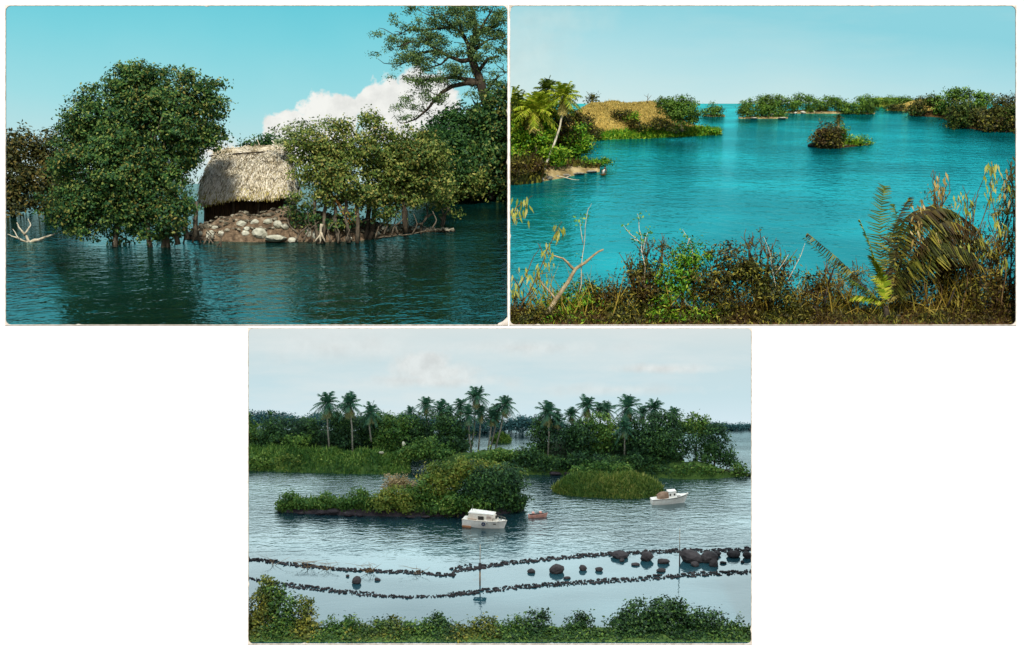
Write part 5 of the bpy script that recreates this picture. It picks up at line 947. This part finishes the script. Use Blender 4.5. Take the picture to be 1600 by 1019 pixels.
def boat_one():
    root, L = boat(758, 823, 70, -.22, math.radians(3.5), math.radians(9)); root.name = 'cabin_boat'; tag(root, 'white cabin cruiser with blue ring fender moored by the front island', 'boat', 'white moored boats')
    H = L * .17; V, F, dk = hull_mesh(L, L * .36, H, .12, .08); m = MB(); m.add(V, F); part(root, 'hull', m, WHITE)
    m = MB(); m.add([(v[0], v[1] * .96, v[2] - H * .04) for v in V], dk); part(root, 'deck', m, CREAM)
    def house(x0, x1, xt0, xt1, wd, z0, z1, wt):
        return [(x0, -wd, z0), (x1, -wd * .8, z0), (x1, wd * .8, z0), (x0, wd, z0), (xt0, -wt, z1), (xt1, -wt * .8, z1 - H * .1), (xt1, wt * .8, z1 - H * .1), (xt0, wt, z1)]
    FB = [(3, 2, 1, 0), (4, 5, 6, 7), (0, 1, 5, 4), (1, 2, 6, 5), (2, 3, 7, 6), (3, 0, 4, 7)]
    m = MB(); m.add(house(-L * .4, L * .3, -L * .34, L * .2, L * .15, H * .9, H * 1.95, L * .13), FB); cb = part(root, 'cabin', m, CREAM)
    m = MB(); m.add(house(-L * .37, L * .22, -L * .35, L * .2, L * .145, H * 1.9, H * 2.06, L * .135), FB); part(root, 'cabin_roof', m, WHITE)
    def pane(x0, x1, z0, z1, nm='window', mt=GLASSD, y=-.152):
        m = MB(); m.box((L * (x0 + x1) / 2, L * y, H * (z0 + z1) / 2), (L * (x1 - x0) / 2, L * .006, H * (z1 - z0) / 2)); return part(cb, nm, m, mt)
    pane(-.13, .0, 1.15, 1.62); pane(.06, .17, 1.35, 1.68, mt=plainmat('pale boat glass', (200, 178, 166), .3), y=-.141); pane(-.36, -.16, 1.12, 1.18, 'grab_rail', RUST, -.16)
    m = MB(); m.box((L * .262, 0, H * 1.5), (L * .008, L * .08, H * .22), rz(0)); part(cb, 'windscreen', m, GLASSD)
    m = MB(); ring = [(L * .0 + L * .032 * math.cos(a), -L * .172, H * .62 + L * .032 * math.sin(a)) for a in np.linspace(0, 6.283, 15)]; m.tube(ring, [L * .014] * 15, 7); part(root, 'fender', m, BLUE, True)
    m = MB(); m.box((L * .08, -L * .176, H * .74), (L * .012, L * .006, H * .05)); m.box((L * .25, -L * .152, H * .72), (L * .03, L * .012, H * .05)); part(root, 'porthole', m, GLASSD)
    m = MB(); m.box((-L * .39, -L * .145, H * .05), (L * .1, L * .012, H * .11)); part(root, 'strake', m, RUST)
    m = MB(); m.tube([(-L * .5, -L * .148, H * 1.01), (-L * .1, -L * .182, H * 1.03), (L * .2, -L * .165, H * 1.06), (L * .38, -L * .09, H * 1.08), (L * .49, 0, H * 1.13)], [L * .008] * 5, 6); part(root, 'rub_rail', m, CREAM)
    m = MB(); m.tube([(L * .36, 0, H * 1.1), (L * .36, 0, H * 1.28)], [L * .012, L * .016]); part(root, 'bollard', m, DARK)
    m = MB(); P = [(L * .2, -L * .13, H * 1.4), (L * .34, -L * .1, H * 1.42), (L * .46, 0, H * 1.46), (L * .34, L * .1, H * 1.42), (L * .2, L * .13, H * 1.4)]; m.tube(P, [L * .005] * 5, 5)
    for p in P: m.tube([p, (p[0], p[1], H * 1.02)], [L * .005] * 2, 5)
    part(root, 'rail', m, PTRUNK)
    m = MB(); m.tube([(-L * .3, 0, H * 2.1), (-L * .3, 0, H * 2.9)], [L * .007, L * .004], 5); part(root, 'mast', m, PTRUNK)
boat_one()
def boat_two():
    root, L = boat(1047, 786, 60, .12, math.radians(-4), math.radians(9)); root.name = 'fishing_boat'; tag(root, 'white fishing boat with brown canvas and raised bow by the reeds', 'boat', 'white moored boats')
    H = L * .155; V, F, dk = hull_mesh(L, L * .34, H, .45, .14); m = MB(); m.add(V, F); part(root, 'hull', m, WHITE)
    m = MB(); m.add([(v[0], v[1] * .9, v[2] - H * .12) for v in V], dk); part(root, 'deck', m, CREAM)
    m = MB(); m.box((L * .05, 0, H * 1.5), (L * .12, L * .12, H * .6), None, 0, .8); cb = part(root, 'cabin', m, WHITE)
    m = MB(); m.box((L * .045, 0, H * 2.12), (L * .11, L * .11, H * .06)); part(root, 'cabin_roof', m, WHITE)
    for x in (-.01, .1):
        m = MB(); m.box((L * x, -L * .112, H * 1.6), (L * .018, L * .008, H * .16)); part(cb, 'window', m, GLASSD)
    m = MB(); m.box((L * .22, 0, H * 1.32), (L * .08, L * .1, H * .18), None, 0, .5); tr = part(root, 'foredeck_trunk', m, WHITE)
    m = MB(); m.box((L * .21, -L * .1, H * 1.25), (L * .05, L * .01, H * .1)); part(tr, 'window', m, GLASSD)
    m = MB(); N = 10                                            # canvas hood
    VV = []; 
    for i in range(5):
        x = L * (-.34 + .07 * i); f = (.55, .85, 1., .98, .92)[i]
        for j in range(N + 1): a = math.pi * j / N; VV.append((x + L * .012 * math.sin(7 * j), -math.cos(a) * L * .145 * f, H * (1.0 + 1.08 * f * math.sin(a) ** .8)))
    m.add(VV, [(i * (N + 1) + j, (i + 1) * (N + 1) + j, (i + 1) * (N + 1) + j + 1, i * (N + 1) + j + 1) for i in range(4) for j in range(N)]); m.add([VV[j] for j in range(N + 1)], [tuple(range(N + 1))]); part(root, 'canvas_hood', m, TARP)
    m = MB(); m.tube([(-L * .5, -L * .14, H * 1.0), (-L * .15, -L * .172, H * 1.0), (L * .15, -L * .16, H * 1.04), (L * .36, -L * .1, H * 1.22), (L * .48, -.02 * L, H * 1.38)], [L * .009] * 5, 6); part(root, 'rub_rail', m, plainmat('grey rub rail', (120, 118, 112)))
    m = MB(); m.tube([(L * .47, 0, H * 1.38), (L * .47, 0, H * 1.6)], [L * .012, L * .012]); part(root, 'bow_post', m, WHITE)
boat_two()
def dinghy():
    root, L = boat(841, 808, 31, .1, math.radians(-3), math.radians(9)); root.name = 'rowing_boat'; tag(root, 'small faded pink rowing boat floating right of the cabin cruiser', 'boat')
    H = L * .22; V, F, dk = hull_mesh(L, L * .34, H * .72, .2, .1, 14, -.3, .7); m = MB(); m.add(V, F); part(root, 'hull', m, PINK)
    m = MB(); m.add([(v[0] * .9, v[1] * .8, v[2] + H * .02) for v in V], dk); part(root, 'well', m, DARK)  # flat dark sheet over the hull, drawn as the open inside
    for x in (-.25, .12):
        m = MB(); m.box((L * x, 0, H * 1.12), (L * .06, L * .13, H * .1)); part(root, 'seat', m, PINK)
dinghy()
# ---- stone breakwaters and the boulders between them
def breakwater(lb, pts, w_, size, gap=0.):
    rng = RNG(); mb = MB(); tot = 0
    for (x0, y0), (x1, y1) in zip(pts, pts[1:]):
        n = int(abs(x1 - x0) / (size * .085))
        for i in range(n):
            if rng.random() < gap: continue
            t = i / n; x = x0 + (x1 - x0) * t; y = y0 + (y1 - y0) * t + rng.uniform(-w_, w_) * .5
            d = c.depth(y); k = kk(d); r = size * rng.uniform(.3, .72) * .62
            mb.rock(W(x + rng.uniform(-2, 2), y, d) + (0, 0, r * k * rng.uniform(-.15, .35)), np.array([r * rng.uniform(.9, 1.7), r * 1.1, r * rng.uniform(.5, .8)]) * k, rng)
    o0 = mb.V[0]; o = mb.build('breakwater', STONED, None, o0); o.location = o0; tag(o, lb, 'breakwater', 'low stone breakwaters'); return o
ICO2 = ICO; ICO = _ico(1)
breakwater('far low breakwater of dark stones left of the gap', [(380, 872), (440, 880), (520, 889), (590, 892), (650, 895), (712, 899)], 5, 8.5, .1)
breakwater('far low breakwater of dark stones curving to the right edge', [(712, 893), (735, 889), (800, 879), (880, 871), (960, 865), (1060, 861), (1180, 859)], 5.5, 8.5)
breakwater('end heap of the far breakwater beside the crossed pole', [(706, 892), (722, 887), (736, 886)], 9, 8)
breakwater('near breakwater of dark stones at the left', [(416, 911), (470, 917), (530, 924), (590, 930)], 7, 8)
breakwater('near broken line of stones in the gap', [(590, 931), (640, 933), (700, 931), (750, 926)], 4, 7.5, .3)
breakwater('near breakwater of dark stones running to the right edge', [(700, 930), (760, 923), (810, 917), (900, 911), (980, 906), (1080, 898), (1180, 893)], 7, 8)
breakwater('tiny stones at the left card edge', [(384, 903), (400, 906), (414, 909)], 4, 6, .2)
ICO = ICO2
BD = 'boulders between the breakwaters'
for px, py, w_, h_, lb in [(557, 912, 15, 14, 'pointed dark boulder between the left breakwaters'), (590, 907, 10, 5, 'low stone right of the pointed left boulder'), (543, 901, 6, 4, 'tiny stone above the pointed left boulder'), (830, 895, 13, 8, 'small boulder left of the large one near the middle'), (870, 895, 24, 16, 'large dark boulder in the middle of the enclosed water'), (911, 891, 13, 10, 'wedge shaped boulder right of the large middle one'), (936, 892, 13, 7, 'small flat boulder right of the wedge shaped one'), (886, 904, 12, 4, 'low sliver of rock below the large middle boulder'), (968, 871, 28, 13, 'broad dark boulder touching the far breakwater'), (972, 878, 8, 6, 'small stone under the broad dark boulder'), (1011, 876, 22, 17, 'round dark boulder alone right of the broad one'), (993, 883, 14, 5, 'flat low stone left of the round boulder'), (1037, 880, 20, 9, 'flat pointed boulder right of the round one'), (1033, 893, 16, 6, 'flat dark stone near the near breakwater'), (1080, 878, 36, 22, 'biggest black boulder beside the right hand pole'), (1108, 878, 30, 20, 'black boulder against the biggest one'), (1086, 885, 14, 10, 'small black boulder in front of the biggest one'), (1115, 885, 14, 14, 'upright black boulder right of the biggest one'), (1120, 868, 14, 8, 'dark stone behind the upright black boulder'), (1146, 870, 22, 12, 'dark boulder against the far breakwater at right'), (1167, 872, 14, 12, 'last round boulder at the right card edge'), (1160, 879, 6, 4, 'tiny stone below the last round boulder'), (1130, 880, 12, 4, 'thin flat stone left of the last round boulder')]:
    stone(c, lb, px, py, w_, h_, STONED, BD, 'boulder', 'boulder', .35)
def marker(px, top, foot, cross, lb, wm, r):
    d = c.depth(foot); k = kk(d); o0 = W(px, foot, d); root = empty('marker_pole', o0); tag(root, lb, 'pole', 'marker poles at the breakwaters')
    m = MB(); m.tube([W(px, foot + 3, d), W(px, cross, d)], [r * k * 1.3, r * k * 1.2]); m.build('post', wm[0], root, o0, True)
    m = MB(); m.tube([W(px, cross, d), W(px + .3, top, d)], [r * k * .8, r * k * .6]); m.build('rod', wm[1], root, o0, True)
    if len(wm) > 2: m = MB(); m.box(W(px, cross + 1, d), (10 * k, 6 * k, 1.6 * k), None, 0, .8); m.box(W(px, cross - 3, d), (3 * k, 3 * k, 3 * k), None, 0, .7); m.build('collar', wm[2], root, o0)
marker(750, 851, 915, 886, 'pale tipped pole with dark collar in the gap of the breakwaters', [TWIG, PTRUNK, STONED], .95)
marker(1062, 826, 885, 860, 'thin grey pole beside the biggest black boulder', [STONED, PTRUNK], .9)
def wisps(lb, spots, base):
    rng = RNG(); d = c.depth(base); lines = []
    for (x, n, h) in spots:
        for i in range(n): lines.append([(x + rng.normal() * 3, base), (x + rng.normal() * 10, base - h * .6), (x + rng.normal() * 20, base - h * rng.uniform(.7, 1.1))])
    sticks(c, lines, d, .35, TWIG, 'dry_weed', lb, 'plant', 'dry weeds on the far breakwater')
wisps('sprawling dry weed on the far breakwater left part', [(478, 7, 16)], 889); wisps('dry reddish weed in the middle of the left breakwater', [(512, 6, 15)], 891); wisps('dry bushy weed near the gap of the far breakwater', [(578, 8, 18)], 895); wisps('small dry weed at the right of the left breakwater', [(650, 5, 13)], 897); wisps('upright weed near the left card edge on the breakwater', [(430, 4, 16)], 884)
fb3 = mound(c, 'ground', 'dark overgrown bank along the bottom of the boats view', [(340, 998, 1006.8), (900, 999, 1006.8), (1220, 998, 1006.8)], .7, GB, 'bank', .03, 8, full=True)
# ---- foreground shrubs
FG = 'foreground shrubs of the boats view'
fmats = {'B1': leafmat('dark shrub leaves', [(18, 42, 24), (30, 58, 30), (46, 78, 36), (78, 108, 50)], 1.8, .15), 'B2': leafmat('green shrub leaves', [(26, 52, 24), (44, 76, 30), (68, 100, 40), (104, 128, 54)], 1.8, .15), 'B3': leafmat('olive shrub leaves', [(48, 60, 26), (76, 86, 32), (108, 112, 42), (142, 134, 54)], 1.8, .15, second=[(30, 54, 26), (50, 78, 32), (84, 104, 44)])}
for lb, bl, bx, L, mt, dd, up_ in [('tall olive shrub at the bottom left with a spike of leaves', [(412, 930, 14, 20), (405, 958, 24, 28), (420, 910, 7, 12), (424, 940, 16, 22), (395, 985, 26, 28)], 408, 6, 'B3', .5, .4), ('brown green shrub second from the bottom left corner', [(446, 955, 22, 24), (440, 985, 32, 26), (435, 925, 9, 12)], 442, 6, 'B2', .45, .4), ('yellow leaved shrub right of the brown green one', [(478, 960, 12, 22), (482, 985, 24, 24), (478, 938, 5, 10)], 480, 6, 'B3', .4, .4), ('bright green low shrub along the bottom left', [(525, 985, 26, 16), (545, 976, 18, 12), (515, 998, 26, 12)], 528, 6, 'B2', .4, .4), ('yellow green low shrub below the crossed pole left side', [(585, 985, 28, 16), (610, 978, 20, 12), (570, 998, 26, 12)], 590, 6, 'B3', .38, .4), ('grass green low shrub in the bottom middle', [(650, 986, 28, 16), (675, 980, 20, 13), (640, 998, 26, 12)], 655, 6, 'B2', .38, .4), ('dark young shrub with upright shoots below the crossed pole', [(688, 975, 12, 14), (700, 990, 24, 14), (684, 964, 4, 8)], 692, 6, 'B1', .42, .4), ('golden leaved low shrub right of the dark young one', [(735, 986, 26, 14), (755, 978, 22, 12), (725, 998, 26, 12)], 740, 6, 'B3', .36, .4), ('green low shrub below the enclosed water', [(790, 986, 28, 14), (812, 980, 18, 14), (780, 998, 26, 12)], 795, 6, 'B2', .38, .4), ('spiky dark shrub with upright fronds bottom middle right', [(838, 978, 22, 18), (850, 966, 12, 10), (830, 995, 28, 14)], 838, 6, 'B1', .4, .7), ('small dark pointed shrub left of the large dark bush', [(905, 978, 16, 16), (912, 966, 8, 10), (900, 995, 28, 14)], 905, 6, 'B1', .42, .4), ('yellow green shrub at the foot of the large dark bush', [(930, 995, 24, 10), (870, 996, 24, 12)], 918, 6, 'B2', .34, .4), ('large rounded dark bush at the bottom right', [(1010, 962, 42, 24), (1045, 958, 32, 20), (985, 980, 38, 22), (1030, 985, 54, 24), (1056, 948, 14, 10)], 1018, 6.4, 'B1', .45, .35), ('dark rounded bush right of the largest one', [(1095, 970, 32, 20), (1120, 978, 26, 18), (1090, 992, 40, 16)], 1098, 6.4, 'B1', .42, .35), ('low green shrub in the bottom right corner', [(1150, 985, 22, 14), (1135, 996, 26, 12), (1165, 998, 14, 10)], 1150, 6, 'B2', .38, .35)]:
    x0, x1 = min(b[0] - b[2] for b in bl), max(b[0] + b[2] for b in bl); bl = bl + [(x, 1003, 16, 10, .25 - c.conv(dd)) for x in np.arange(x0 + 5, x1, 16)] + [(x, 993, 16, 10, .4 - c.conv(dd)) for x in np.arange(x0 + 12, x1, 18)]
    shrub(c, lb, bl, (bx, 1010), L * .88, fmats[mt], BARKD, group=FG, d=dd, cover=2.9, up=up_, r=1.8)
